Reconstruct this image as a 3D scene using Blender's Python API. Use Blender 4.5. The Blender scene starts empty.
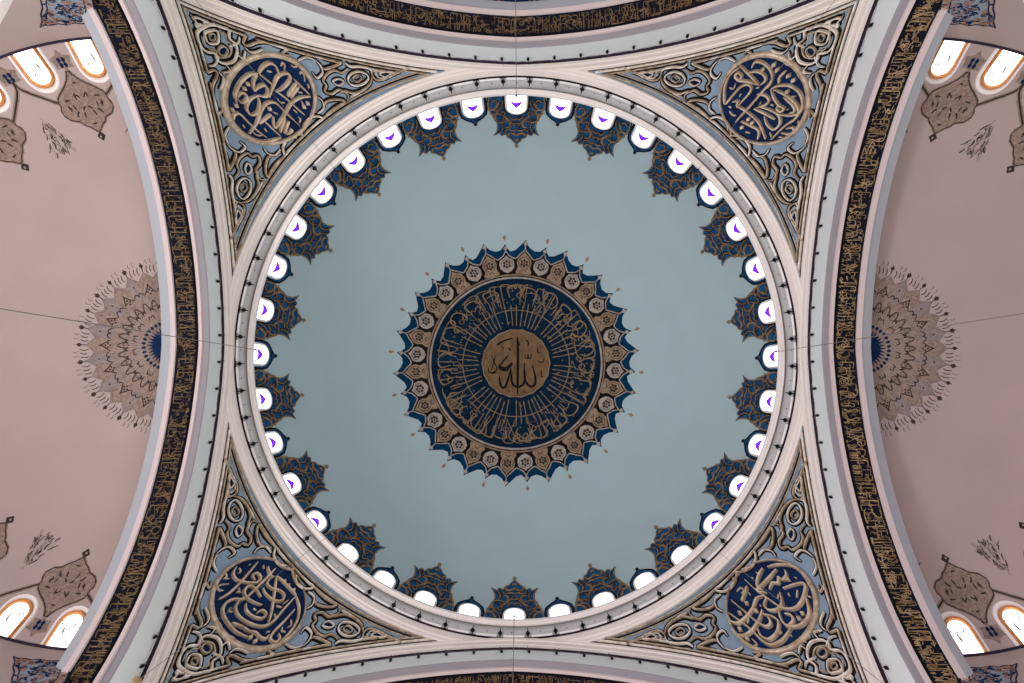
import bpy, math, random
import numpy as np
from mathutils import Vector, Matrix
from mathutils.geometry import delaunay_2d_cdt

# ------------------------------------------------------------------ camera, world, exposure
SC = bpy.context.scene
COL = SC.collection
PI = math.pi
CAMP = (0.1415, 1.8087, 0.0)
RX, RY, RZ = 0.0627, -0.0081, -0.0040
FPX = 800.0


def rot3(rx, ry, rz):
    cx, sx, cy, sy, cz, sz = math.cos(rx), math.sin(rx), math.cos(ry), math.sin(ry), math.cos(rz), math.sin(rz)
    return np.array([[1, 0, 0], [0, cx, -sx], [0, sx, cx]]) @ np.array([[cy, 0, sy], [0, 1, 0], [-sy, 0, cy]]) @ np.array([[cz, -sz, 0], [sz, cz, 0], [0, 0, 1]])


CR = rot3(RX, RY, RZ)
cam_data = bpy.data.cameras.new('camera')
cam = bpy.data.objects.new('camera', cam_data)
COL.objects.link(cam)
cam_data.sensor_width = 36.0
cam_data.lens = FPX * 36.0 / 1024.0
cam_data.clip_end = 400
# image right = CR x, image down = CR y, looking = CR z (up at the dome)
M4 = Matrix([[CR[0][0], -CR[0][1], -CR[0][2], CAMP[0]], [CR[1][0], -CR[1][1], -CR[1][2], CAMP[1]], [CR[2][0], -CR[2][1], -CR[2][2], CAMP[2]], [0, 0, 0, 1]])
cam.matrix_world = M4
SC.camera = cam
SC.view_settings.view_transform = 'Standard'
SC.view_settings.look = 'None'
SC.view_settings.gamma = 1.0
SC.view_settings.use_curve_mapping = False
SC.view_settings.exposure = 0.0

# soft daylight coming up from the hall below, a little warmer and brighter from one side
world = bpy.data.worlds.new('world')
SC.world = world
world.use_nodes = True
wn, wl = world.node_tree.nodes, world.node_tree.links
wn.clear()
wo = wn.new('ShaderNodeOutputWorld')
wb = wn.new('ShaderNodeBackground')
tc = wn.new('ShaderNodeTexCoord')
dp = wn.new('ShaderNodeVectorMath'); dp.operation = 'DOT_PRODUCT'
dp.inputs[1].default_value = (0.62, 0.78, 0.0)
mr = wn.new('ShaderNodeMapRange')
mr.inputs[1].default_value = -0.8; mr.inputs[2].default_value = 0.8
cr = wn.new('ShaderNodeValToRGB')
cr.color_ramp.elements[0].color = (0.93, 0.81, 0.88, 1)
cr.color_ramp.elements[1].color = (1.15, 1.13, 1.09, 1)
wl.new(tc.outputs['Generated'], dp.inputs[0]); wl.new(dp.outputs['Value'], mr.inputs[0])
wl.new(mr.outputs[0], cr.inputs[0]); wl.new(cr.outputs[0], wb.inputs[0]); wl.new(wb.outputs[0], wo.inputs[0])
sx_ = wn.new('ShaderNodeSeparateXYZ'); wl.new(tc.outputs['Generated'], sx_.inputs[0])
mz = wn.new('ShaderNodeMapRange'); mz.inputs[1].default_value = -1.0; mz.inputs[2].default_value = -0.45; mz.inputs[3].default_value = 0.82; mz.inputs[4].default_value = 1.55
wl.new(sx_.outputs['Z'], mz.inputs[0]); wl.new(mz.outputs[0], wb.inputs[1])


def area_light(name, loc, target, sx, sy, power, col):
    d = bpy.data.lights.new(name, 'AREA'); d.shape = 'RECTANGLE'; d.size = sx; d.size_y = sy; d.energy = power; d.color = col
    o = bpy.data.objects.new(name, d); COL.objects.link(o)
    o.location = loc
    o.rotation_euler = (Vector(target) - Vector(loc)).to_track_quat('-Z', 'Y').to_euler()
    return o


# added fill lights low in the hall (far below the arches), no window modelled
area_light('hall_window_daylight', (11, 26, 6), (-6, -6, 31), 16, 8, 1500, (1.0, 0.97, 0.93))
area_light('hall_window_daylight', (-22, 8, 4), (10, -4, 31), 10, 8, 5600, (1.0, 0.90, 0.92))

# ------------------------------------------------------------------ materials


def mat(name, col, rough=0.7, metal=0.0, spec=0.12, noise=0.0, nscale=1.0, emit=None, col2=None, bump=0.0, bscale=8.0):
    m = bpy.data.materials.new(name); m.use_nodes = True
    nt = m.node_tree; b = nt.nodes['Principled BSDF']
    b.inputs['Base Color'].default_value = (*col, 1)
    b.inputs['Roughness'].default_value = rough
    b.inputs['Metallic'].default_value = metal
    b.inputs['Specular IOR Level'].default_value = spec
    if noise:
        t = nt.nodes.new('ShaderNodeTexCoord'); n = nt.nodes.new('ShaderNodeTexNoise')
        n.inputs['Scale'].default_value = nscale; n.inputs['Detail'].default_value = 5
        r = nt.nodes.new('ShaderNodeValToRGB')
        c2 = col2 or tuple(c * (1 - noise) for c in col)
        r.color_ramp.elements[0].color = (*c2, 1); r.color_ramp.elements[1].color = (*col, 1)
        r.color_ramp.elements[0].position = 0.35; r.color_ramp.elements[1].position = 0.65
        nt.links.new(t.outputs['Object'], n.inputs['Vector']); nt.links.new(n.outputs['Fac'], r.inputs[0]); nt.links.new(r.outputs[0], b.inputs['Base Color'])
        if bump:
            n2 = nt.nodes.new('ShaderNodeTexNoise'); n2.inputs['Scale'].default_value = bscale
            bp = nt.nodes.new('ShaderNodeBump'); bp.inputs['Strength'].default_value = bump
            nt.links.new(t.outputs['Object'], n2.inputs['Vector']); nt.links.new(n2.outputs['Fac'], bp.inputs['Height']); nt.links.new(bp.outputs[0], b.inputs['Normal'])
    if emit:
        b.inputs['Emission Color'].default_value = (*emit[0], 1); b.inputs['Emission Strength'].default_value = emit[1]
    return m


MT = {
    'dome': mat('dome_paint', (0.375, 0.49, 0.515), 0.8, noise=0.04, nscale=0.5),
    'semi': mat('apse_paint', (0.415, 0.34, 0.322), 0.8, noise=0.06, nscale=0.4),
    'cream': mat('cream_paint', (0.82, 0.76, 0.71), 0.5, noise=0.04, nscale=0.7, spec=.3),
    'lblue': mat('pale_blue_paint', (0.76, 0.82, 0.825), 0.7, noise=0.04, nscale=0.6),
    'grey': mat('lavender_grey_paint', (0.29, 0.28, 0.305), 0.7, noise=0.05),
    'pink': mat('pink_paint', (0.62, 0.535, 0.53), 0.6, noise=0.04),
    'bgrey': mat('blue_grey_paint', (0.42, 0.46, 0.50), 0.7, noise=0.04),
    'cove': mat('gallery_grey', (0.48, 0.48, 0.48), 0.5, noise=0.08, nscale=2),
    'white': mat('white_plaster', (0.86, 0.82, 0.79), 0.5, noise=0.04, spec=.3),
    'groove': mat('dark_purple_groove', (0.04, 0.028, 0.05), 0.7, noise=0.2, spec=0.05),
    'iron': mat('black_iron', (0.012, 0.011, 0.012), 0.5, 0.6, noise=0.2),
    'navy': mat('navy_ground', (0.004, 0.026, 0.085), 0.6, noise=0.4, nscale=2, col2=(0.005, 0.013, 0.05), spec=0.06),
    'blue': mat('crest_blue', (0.012, 0.095, 0.225), 0.6, noise=0.5, nscale=3, col2=(0.008, 0.03, 0.08), spec=0.05),
    'crestgold': mat('crest_gold', (0.29, 0.18, 0.085), 0.6, 0.1, noise=0.5, nscale=5, col2=(0.12, 0.075, 0.04), spec=0.1),
    'field': mat('medallion_field', (0.004, 0.022, 0.05), 0.7, noise=0.3, nscale=1, col2=(0.003, 0.012, 0.026), spec=0.03),
    'halo': mat('halo_blue', (0.004, 0.040, 0.095), 0.8, noise=0.3, nscale=3, spec=0.0),
    'rblue': mat('relief_blue', (0.23, 0.325, 0.42), 0.45, noise=0.12, nscale=2.0, spec=0.25),
    'rborder': mat('border_blue_grey', (0.20, 0.265, 0.325), 0.6, noise=0.05),
    'gold': mat('aged_gold', (0.60, 0.50, 0.38), 0.36, 0.2, noise=0.45, nscale=4, col2=(0.33, 0.235, 0.15), spec=0.5),
    'pale': mat('pale_gilding', (0.90, 0.85, 0.77), 0.28, 0.1, noise=0.4, nscale=3, col2=(0.62, 0.53, 0.43), spec=0.6),
    'letterpale': mat('roundel_letter_gold', (0.68, 0.56, 0.42), 0.33, 0.25, noise=0.3, nscale=3, col2=(0.45, 0.33, 0.21), spec=0.6),
    'gold2': mat('dull_gold', (0.30, 0.205, 0.11), 0.5, 0.2, noise=0.4, nscale=6),
    'lettergold': mat('letter_gold', (0.62, 0.47, 0.27), 0.4, 0.3, noise=0.4, nscale=3, col2=(0.30, 0.19, 0.09)),
    'dark': mat('dark_outline', (0.012, 0.009, 0.008), 0.7, noise=0.3, spec=0.05),
    'bandbg': mat('band_ground', (0.012, 0.009, 0.010), 0.7, noise=0.6, nscale=2, col2=(0.006, 0.009, 0.022), spec=0.04),
    'discgold': mat('disc_bronze', (0.19, 0.115, 0.055), 0.6, 0.1, noise=0.35, nscale=2.2, col2=(0.11, 0.07, 0.035), spec=0.1),
    'petal': mat('petal_tan', (0.32, 0.225, 0.15), 0.6, noise=0.35, nscale=3, spec=0.05),
    'petalw': mat('petal_white', (0.42, 0.36, 0.31), 0.6, noise=0.35, nscale=3),
    'taupe': mat('taupe_stencil', (0.31, 0.235, 0.195), 0.8, noise=0.35, nscale=9, col2=(0.19, 0.145, 0.12), spec=0.05),
    'taupe2': mat('lilac_grey_stencil', (0.265, 0.22, 0.215), 0.8, noise=0.2, nscale=6, spec=0.05),
    'brown': mat('brown_line', (0.05, 0.034, 0.027), 0.8, noise=0.2),
    'lightline': mat('pale_line', (0.40, 0.33, 0.29), 0.8, noise=0.2),
    'orange': mat('orange_frame', (0.72, 0.30, 0.09), 0.5, noise=0.3, nscale=4),
    'copper': mat('copper_line', (0.36, 0.20, 0.13), 0.6, noise=0.3, nscale=4),
    'twig': mat('window_tracery', (0.22, 0.25, 0.22), 0.6, noise=0.1),
    'pane': mat('lit_glass', (0.9, 0.92, 0.95), 0.2, noise=0.02, emit=((0.96, 0.98, 1.0), 3.2)),
    'violet': mat('emissive_violet', (0.20, 0.03, 0.8), 0.2, noise=0.1, emit=((0.16, 0.015, 1.0), 0.75)),
    'wire': mat('grey_cable', (0.20, 0.18, 0.17), 0.6, noise=0.1),
    'chrome': mat('white_pipe', (0.85, 0.85, 0.84), 0.25, 0.1, noise=0.05),
}

# ------------------------------------------------------------------ geometry constants
ZR = 34.96                     # height of the dome ring above the lens
AC, AE = 18.94, 1.056          # arch centre height and the offset that points its crown
PX, PR = 12.30, 16.05          # pendentive edge: plane and radius
DR, DZ, DH = 12.0, 35.40, 12.07
SXC, SRR, SZB = 14.1, 10.45, 27.0


def arch_z(r, y):
    return AC + math.sqrt(max(r * r - (abs(y) + AE) ** 2, 0.0))


def z_dome(x, y):
    q = 1 - (x * x + y * y) / (DR * DR)
    return DZ + DH * math.sqrt(q) if q > 0 else DZ - 40 * (math.hypot(x, y) - DR)


_RS = math.sqrt(PX ** 2 + 15.5 ** 2)


def _sg(r):
    return math.sqrt(_RS ** 2 - PX ** 2) - math.sqrt(max(_RS ** 2 - r * r, 0))


def z_pend(x, y):
    r = math.hypot(x, y); m = max(abs(x), abs(y))
    if r <= PX or m < 1e-6:
        return ZR
    k = PX / m; rb = r * k; yb = min(abs(x), abs(y)) * k
    zb = arch_z(PR, yb)
    if rb - PX < 1e-4:
        return ZR
    return ZR - (ZR - zb) * _sg(r) / _sg(rb)


def z_semi(x, y):              # local: x outward from the hall centre
    q = (x - SXC) ** 2 + y * y
    if q > SRR ** 2:
        return SZB - 50 * (math.sqrt(q) - SRR)
    return SZB + math.sqrt(161.3 - q) - 7.222


def ray(u, v):
    d = CR @ np.array([(u - 512) / FPX, (v - 341.5) / FPX, 1.0])
    return d / d[2]


def hit(u, v, S, lo=24.0, hi=47.0):
    """plan point where the sight line through a traced mark meets the surface S"""
    d = ray(u, v)
    f = lambda z: S(CAMP[0] + d[0] * z, CAMP[1] + d[1] * z) - z
    a = lo; fa = f(a); n = 60
    for i in range(1, n + 1):
        b = lo + (hi - lo) * i / n; fb = f(b)
        if fa > 0 and fb <= 0:
            for _ in range(22):
                c = (a + b) / 2
                if f(c) > 0: a = c
                else: b = c
            break
        a, fa = b, fb
    z = (a + b) / 2
    return (CAMP[0] + d[0] * z, CAMP[1] + d[1] * z)


def planmap(S):
    def M(x, y, h=0.0):
        e = 0.02
        z = S(x, y)
        gx = (S(x + e, y) - S(x - e, y)) / (2 * e); gy = (S(x, y + e) - S(x, y - e)) / (2 * e)
        L = math.sqrt(gx * gx + gy * gy + 1)
        return (x + gx / L * h, y + gy / L * h, z - h / L)
    return M


M_dome, M_pend = planmap(z_dome), planmap(z_pend)
M_semi_local = planmap(z_semi)
SIDES = {'left': lambda p: (-p[0], p[1], p[2]), 'right': lambda p: (p[0], p[1], p[2]), 'top': lambda p: (p[1], -p[0], p[2]), 'bottom': lambda p: (p[1], p[0], p[2])}

# ------------------------------------------------------------------ mesh helpers


ORG = {}


class MB:
    def __init__(s):
        s.v = []; s.f = []; s.mi = []

    def add(s, vs, fs, mi=0):
        o = len(s.v); s.v += [tuple(p) for p in vs]
        for f in fs:
            s.f.append(tuple(o + i for i in f)); s.mi.append(mi)

    def build(s, name, mats, parent=None, smooth=False, origin=None):
        me = bpy.data.meshes.new(name)
        v = s.v
        if origin is None and parent is not None: origin = ORG.get(parent.name)
        if origin is not None:
            v = [(p[0] - origin[0], p[1] - origin[1], p[2] - origin[2]) for p in v]
        me.from_pydata(v, [], s.f)
        mats = mats if isinstance(mats, (list, tuple)) else [mats]
        for m in mats: me.materials.append(MT[m])
        if len(mats) > 1: me.polygons.foreach_set('material_index', s.mi)
        if smooth: me.polygons.foreach_set('use_smooth', [True] * len(me.polygons))
        me.update()
        o = bpy.data.objects.new(name, me); COL.objects.link(o)
        if parent is not None: o.parent = parent
        if origin is not None: ORG[o.name] = origin
        return o


def empty(name, loc=(0, 0, 0), rz=0.0):
    o = bpy.data.objects.new(name, None); COL.objects.link(o); o.location = loc; o.rotation_euler = (0, 0, rz); o.empty_display_size = 0.2
    return o


def tag(o, label=None, cat=None, group=None, kind=None):
    if label: o['label'] = label
    if cat: o['category'] = cat
    if group: o['group'] = group
    if kind: o['kind'] = kind
    return o


def copy_tree(o, parent=None):
    c = o.copy(); COL.objects.link(c); c.parent = parent
    for ch in list(o.children): copy_tree(ch, c)
    return c


def smooth_line(pts, n=5, closed=False):
    P = [np.array(p, float) for p in pts]
    if len(P) < 3 and not closed: 
        return [tuple(P[0] * (1 - t) + P[-1] * t) for t in np.linspace(0, 1, n + 1)]
    out = []
    m = len(P)
    rng = range(m) if closed else range(m - 1)
    for i in rng:
        if closed: a, b, c, d = P[(i - 1) % m], P[i], P[(i + 1) % m], P[(i + 2) % m]
        else: a, b, c, d = P[max(i - 1, 0)], P[i], P[i + 1], P[min(i + 2, m - 1)]
        for k in range(n):
            t = k / n
            out.append(tuple(0.5 * ((2 * b) + (-a + c) * t + (2 * a - 5 * b + 4 * c - d) * t * t + (-a + 3 * b - 3 * c + d) * t ** 3)))
    if not closed: out.append(tuple(P[-1]))
    return out


def ribbon(mb, pts, w, M, h0, h1, mi=0, n=5, closed=False, taper=0.55, calli=False, raw=False):
    """raised moulded line of width w (in surface units) along pts"""
    L = list(pts) if raw else smooth_line(pts, n, closed)
    m = len(L)
    if m < 2: return
    base = len(mb.v)
    for i in range(m):
        a = L[(i - 1) % m] if closed else L[max(i - 1, 0)]
        b = L[(i + 1) % m] if closed else L[min(i + 1, m - 1)]
        tx, ty = b[0] - a[0], b[1] - a[1]
        l = math.hypot(tx, ty) or 1e-9
        nx, ny = -ty / l, tx / l
        ww = w
        if not closed:
            e = min(i, m - 1 - i) / max(m - 1, 1)
            ww = w * (taper + (1 - taper) * min(1, e * 5))
        if calli:
            ww *= 0.72 + 0.42 * abs(math.sin(math.atan2(ty, tx) - 0.7))
        x, y = L[i]
        for s_, hh in ((-0.5, h0), (-0.27, h1), (0.27, h1), (0.5, h0)):
            mb.v.append(M(x + nx * ww * s_, y + ny * ww * s_, hh))
    k = m if closed else m - 1
    for i in range(k):
        p, q = base + 4 * i, base + 4 * ((i + 1) % m)
        for j in range(3):
            mb.f.append((p + j, q + j, q + j + 1, p + j + 1)); mb.mi.append(mi)
    if not closed:
        mb.f.append((base, base + 1, base + 2, base + 3)); mb.mi.append(mi)
        q = base + 4 * (m - 1); mb.f.append((q + 3, q + 2, q + 1, q)); mb.mi.append(mi)


def fill(mb, poly, M, h, mi=0, step=0.4, h0=None):
    """filled outline on a surface, with its rim running back to height h0"""
    P = [tuple(p) for p in poly]; n = len(P)
    xs = [p[0] for p in P]; ys = [p[1] for p in P]

    def inside(x, y):
        c = False; j = n - 1
        for i in range(n):
            if (P[i][1] > y) != (P[j][1] > y) and x < (P[j][0] - P[i][0]) * (y - P[i][1]) / (P[j][1] - P[i][1]) + P[i][0]: c = not c
            j = i
        return c
    extra = []
    y = min(ys) + step / 2
    while y < max(ys):
        x = min(xs) + step / 2
        while x < max(xs):
            if inside(x, y): extra.append((x, y))
            x += step
        y += step
    V = [Vector(p) for p in P + extra]
    r = delaunay_2d_cdt(V, [(i, (i + 1) % n) for i in range(n)], [], 1, 1e-6)
    o = len(mb.v)
    for p in r[0]: mb.v.append(M(p[0], p[1], h))
    for f in r[2]:
        mb.f.append(tuple(o + i for i in f)); mb.mi.append(mi)
    if h0 is not None:
        o = len(mb.v)
        for p in P: mb.v.append(M(p[0], p[1], h)); mb.v.append(M(p[0], p[1], h0))
        for i in range(n):
            a, b = o + 2 * i, o + 2 * ((i + 1) % n)
            mb.f.append((a, b, b + 1, a + 1)); mb.mi.append(mi)


def blob(mb, c, r, M, h0, h1, mi=0, k=4, rot=0.0):
    pts = [(c[0] + r * math.cos(rot + 2 * PI * i / k), c[1] + r * math.sin(rot + 2 * PI * i / k)) for i in range(k)]
    o = len(mb.v)
    for p in pts: mb.v.append(M(p[0], p[1], h0))
    for p in pts: mb.v.append(M(c[0] + (p[0] - c[0]) * .75, c[1] + (p[1] - c[1]) * .75, h1))
    mb.f.append(tuple(range(o + k, o + 2 * k))); mb.mi.append(mi)
    for i in range(k):
        j = (i + 1) % k; mb.f.append((o + i, o + j, o + k + j, o + k + i)); mb.mi.append(mi)


def tube(mb, pts, r, k=6, mi=0, closed=False):
    P = [Vector(p) for p in pts]; m = len(P); base = len(mb.v)
    for i in range(m):
        a = P[(i - 1) % m] if closed else P[max(i - 1, 0)]
        b = P[(i + 1) % m] if closed else P[min(i + 1, m - 1)]
        t = (b - a).normalized(); u = t.orthogonal() if abs(t.z) > .9 else t.cross(Vector((0, 0, 1))); u.normalize(); w = t.cross(u)
        for j in range(k):
            q = P[i] + (u * math.cos(2 * PI * j / k) + w * math.sin(2 * PI * j / k)) * r
            mb.v.append(tuple(q))
    for i in range(m if closed else m - 1):
        p, q = base + k * i, base + k * ((i + 1) % m)
        for j in range(k):
            jj = (j + 1) % k; mb.f.append((p + j, p + jj, q + jj, q + j)); mb.mi.append(mi)


def lathe(mb, prof, ax_mat, k=8, mi=0):
    """prof: (radius, height) about local z, placed by ax_mat"""
    base = len(mb.v)
    for r, z in prof:
        for j in range(k):
            mb.v.append(tuple(ax_mat @ Vector((r * math.cos(2 * PI * j / k), r * math.sin(2 * PI * j / k), z))))
    for i in range(len(prof) - 1):
        for j in range(k):
            jj = (j + 1) % k; p, q = base + i * k, base + (i + 1) * k
            mb.f.append((p + j, p + jj, q + jj, q + j)); mb.mi.append(mi)


def revolve(prof, n=288, mats=None, smooth=False):
    """prof list of (R, z); mats one index per segment"""
    mb = MB()
    for i in range(len(prof) - 1):
        vs = []; fs = []
        for j in range(n):
            a = 2 * PI * j / n
            for R, z in (prof[i], prof[i + 1]): vs.append((R * math.cos(a), R * math.sin(a), z))
        for j in range(n):
            q = (j + 1) % n; fs.append((2 * j, 2 * q, 2 * q + 1, 2 * j + 1))
        mb.add(vs, fs, mats[i] if mats else 0)
    return mb


# ------------------------------------------------------------------ structure: dome shell
mb = MB()
NA, NT = 192, 40
for i in range(NT + 1):
    th = (PI / 2) * i / NT
    for j in range(NA):
        a = 2 * PI * j / NA
        R = max(DR * math.cos(th), 1e-3); mb.v.append((R * math.cos(a), R * math.sin(a), DZ + DH * math.sin(th)))
for i in range(NT):
    for j in range(NA):
        q = (j + 1) % NA; mb.f.append((i * NA + j, i * NA + q, (i + 1) * NA + q, (i + 1) * NA + j)); mb.mi.append(0)
tag(mb.build('ceiling', 'dome', smooth=True), 'pale blue grey inside of the great round dome', kind='structure')

# pendentives
for qi, (sx, sy, nm) in enumerate(((-1, -1, 'top left'), (1, -1, 'top right'), (-1, 1, 'bottom left'), (1, 1, 'bottom right'))):
    mb = MB(); A, T = 64, 24
    for i in range(A + 1):
        ph = (PI / 2) * i / A; c, s = math.cos(ph), math.sin(ph); rb = PX / max(c, s)
        for j in range(T + 1):
            r0 = min(12.5, rb); r = r0 + (rb - r0) * j / T; x, y = r * c, r * s
            mb.v.append((sx * x, sy * y, z_pend(x, y)))
    for i in range(A):
        for j in range(T):
            p = i * (T + 1) + j; mb.f.append((p, p + 1, p + T + 2, p + T + 1)); mb.mi.append(0)
    tag(mb.build('ceiling', 'rblue', smooth=True), 'blue curved pendentive between dome ring and two arches, ' + nm, kind='structure')

# gallery ring round the foot of the dome
ring = empty('trim_1', (0, 0, 0)); tag(ring, 'cream and grey moulded ring round the foot of the dome', kind='structure')
mb = revolve([(12.68, 34.72), (12.67, 34.42), (12.58, 34.37), (12.50, 34.42), (12.46, 34.54), (12.38, 34.56), (12.265, 34.90)], mats=[0] * 6); mb.build('cream_moulding', 'cream', ring, smooth=True)
mb = revolve([(12.265, 34.90), (12.255, 35.0), (12.20, 35.0)]); mb.build('shadow_groove', 'groove', ring)
mb = revolve([(12.20, 35.0), (12.18, 34.96), (12.13, 34.95), (12.08, 35.0)]); mb.build('rail_ledge', 'cove', ring)
mb = revolve([(12.08, 35.0), (12.01, 35.03), (11.95, 35.10), (11.90, 35.22), (11.87, 35.36), (11.86, 35.46)]); mb.build('cove', 'cove', ring, smooth=True)
mb = revolve([(11.86, 35.46), (11.80, 35.22), (11.76, 35.16), (11.74, 35.24), (11.68, 35.26), (11.66, 35.20), (11.57, 35.21), (11.55, 35.28), (11.55, 35.42), (12.3, 35.42)], mats=[0] * 9); mb.build('lip', 'white', ring)

# blue-grey margin of each pendentive is built with its relief; arches now
PROF = [('cream', [(12.30, 16.05), (12.33, 15.86), (12.385, 15.85), (12.395, 15.52), (12.44, 15.46), (12.45, 15.22)]),
        ('groove', [(12.45, 15.22), (12.53, 15.20), (12.53, 15.06), (12.50, 15.03)]),
        ('lblue', [(12.50, 15.03), (12.36, 13.9), (12.26, 13.145)]),
        ('grey', [(12.26, 13.145), (12.30, 13.10), (12.52, 13.09)]),
        ('pink', [(12.52, 13.09), (12.54, 12.99), (12.66, 12.98), (12.70, 13.064)]),
        ('bandbg', [(12.70, 13.064), (13.54, 12.971)]),
        ('pink', [(13.54, 12.971), (13.56, 12.90), (13.76, 12.90), (13.79, 12.99)]),
        ('bgrey', [(13.79, 12.99), (14.0, 13.06), (14.238, 13.167)]),
        ('cream', [(14.238, 13.167), (14.24, 14.1)])]
NAMES = ['cream_moulding', 'shadow_groove', 'pale_face', 'grey_soffit', 'pink_bead', 'frieze_ground', 'pink_bead', 'blue_grey_edge', 'rear_face']


def arch_line(X, r, n=96):
    ym = min(X if r > 14 else 99, math.sqrt(r * r) - AE - 0.002)
    L = []
    for i in range(-n, n + 1):
        t = i / n; y = ym * math.sin(t * PI / 2); L.append((X, y, arch_z(r, y)))
    L = [(X, -ym, 12.0)] + L + [(X, ym, 12.0)]
    return L


for si, (side, T) in enumerate(SIDES.items()):
    root = empty('trim_%d' % (si + 2)); tag(root, 'moulded pointed arch carrying the dome on its %s side' % side, kind='structure')
    for (m, pr), nm in zip(PROF, NAMES):
        mb = MB()
        lines = [arch_line(X, r) for X, r in pr]
        for a, b in zip(lines[:-1], lines[1:]):
            vs = []; fs = []
            for p, q in zip(a, b): vs += [T(p), T(q)]
            for i in range(len(a) - 1): fs.append((2 * i, 2 * i + 2, 2 * i + 3, 2 * i + 1))
            mb.add(vs, fs)
        mb.build(nm, m, root)

# semi-domes and the curved walls under them
for side, T in SIDES.items():
    mb = MB(); A, N = 96, 28
    for i in range(A + 1):
        a = -PI / 2 + PI * i / A
        for j in range(N + 1):
            r = SRR * math.sin(j / N * PI / 2); r = min(r, SRR - 1e-4)
            x, y = SXC + r * math.cos(a), r * math.sin(a)
            mb.v.append(T((x, y, z_semi(x, y))))
    for i in range(A):
        for j in range(N):
            p = i * (N + 1) + j; mb.f.append((p, p + 1, p + N + 2, p + N + 1)); mb.mi.append(0)
    tag(mb.build('ceiling', 'semi', smooth=True), 'dusky pink half dome beyond the %s arch' % side, kind='structure')
    mb = MB()
    for i in range(A + 1):
        a = -PI / 2 + PI * i / A
        for z in (SZB, 14.0): mb.v.append(T((SXC + SRR * math.cos(a), SRR * math.sin(a), z)))
    for i in range(A): mb.f.append((2 * i, 2 * i + 1, 2 * i + 3, 2 * i + 2)); mb.mi.append(0)
    tag(mb.build('wall_' + side, 'semi', smooth=True), 'curved wall under the %s half dome' % side, kind='structure')
    mb = MB()
    tube(mb, [T((SXC + (SRR - .03) * math.cos(-PI / 2 + PI * i / 96), (SRR - .03) * math.sin(-PI / 2 + PI * i / 96), SZB - .02)) for i in range(97)], 0.055, 6)
    tag(mb.build('trim_%d' % (6 + list(SIDES).index(side)), 'groove'), 'dark cornice line under the %s half dome windows' % side, kind='structure')

exec_parts = []
# ------------------------------------------------------------------ dome windows and crests


def dome_polar(t_px, r_px):
    """angle along the ring and climb angle up the dome for a mark t_px aside of a window axis, r_px from the dome centre"""
    lo, hi = 0.0, PI / 2
    for _ in range(40):
        m = (lo + hi) / 2
        if FPX * DR * math.cos(m) / (DZ + DH * math.sin(m)) > r_px: lo = m
        else: hi = m
    return (t_px / r_px * DR, lo * DR)


def M_dp(u, v, h=0.0):          # u metres along ring at radius DR, v metres up the curve; axis at angle 0
    ph, th = u / DR, v / DR
    nx, nz = math.cos(th) * 1.0, math.sin(th)
    R = DR * math.cos(th) - h * nx; z = DZ + DH * math.sin(th) - h * nz
    return (R * math.cos(ph), R * math.sin(ph), z)


BASEP = (DR, 0.0, DZ)


def build_window(n):
    root = empty('window_%d' % n, BASEP)
    w = 10.3 / 250 * DR
    apex = dome_polar(0, 246.9)[1]; sp = apex - w * 1.25
    out = [(-w, 0.15), (-w, sp)] + [(-w * math.cos(a), sp + (apex - sp) * math.sin(a)) for a in np.linspace(0, PI, 13)[1:-1]] + [(w, sp), (w, 0.15)]
    mb = MB(); fill(mb, out, M_dp, 0.03, step=0.3); mb.build('pane', 'pane', root, origin=BASEP)
    mb = MB(); ribbon(mb, out, 0.13, M_dp, 0.0, 0.09, raw=True, taper=1)
    mb.build('frame', 'white', root, origin=BASEP)
    mb = MB()
    a2 = [(-w * .8 * math.cos(a), sp - .18 + (apex - sp) * .8 * math.sin(a)) for a in np.linspace(0, PI, 11)]
    ribbon(mb, a2, 0.03, M_dp, 0.03, 0.05, raw=True, taper=1)
    mb.build('glazing_bar', 'white', root, origin=BASEP)
    mb = MB(); cz = dome_polar(0, 256.3)[1]
    fill(mb, [(-.30, cz - .22), (-.06, cz - .06), (.06, cz - .06), (.30, cz - .22), (.19, cz + .16), (0, cz + .44), (-.19, cz + .16)], M_dp, 0.045, step=.5, h0=0.03)
    mb.build('coloured_glass', 'violet', root, origin=BASEP)  # small violet emissive shape over the pane
    return tag(root, 'small glowing arched window at the foot of the dome', kind='structure')


def xc(c):                      # marks traced on the window crest at the ring's top
    return [dome_polar(x / 8.533, 261.8 - (y - 300) / 8.533) for x, y in c]


def mirror(c):
    return [(-x, y) for x, y in reversed(c)]


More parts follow.
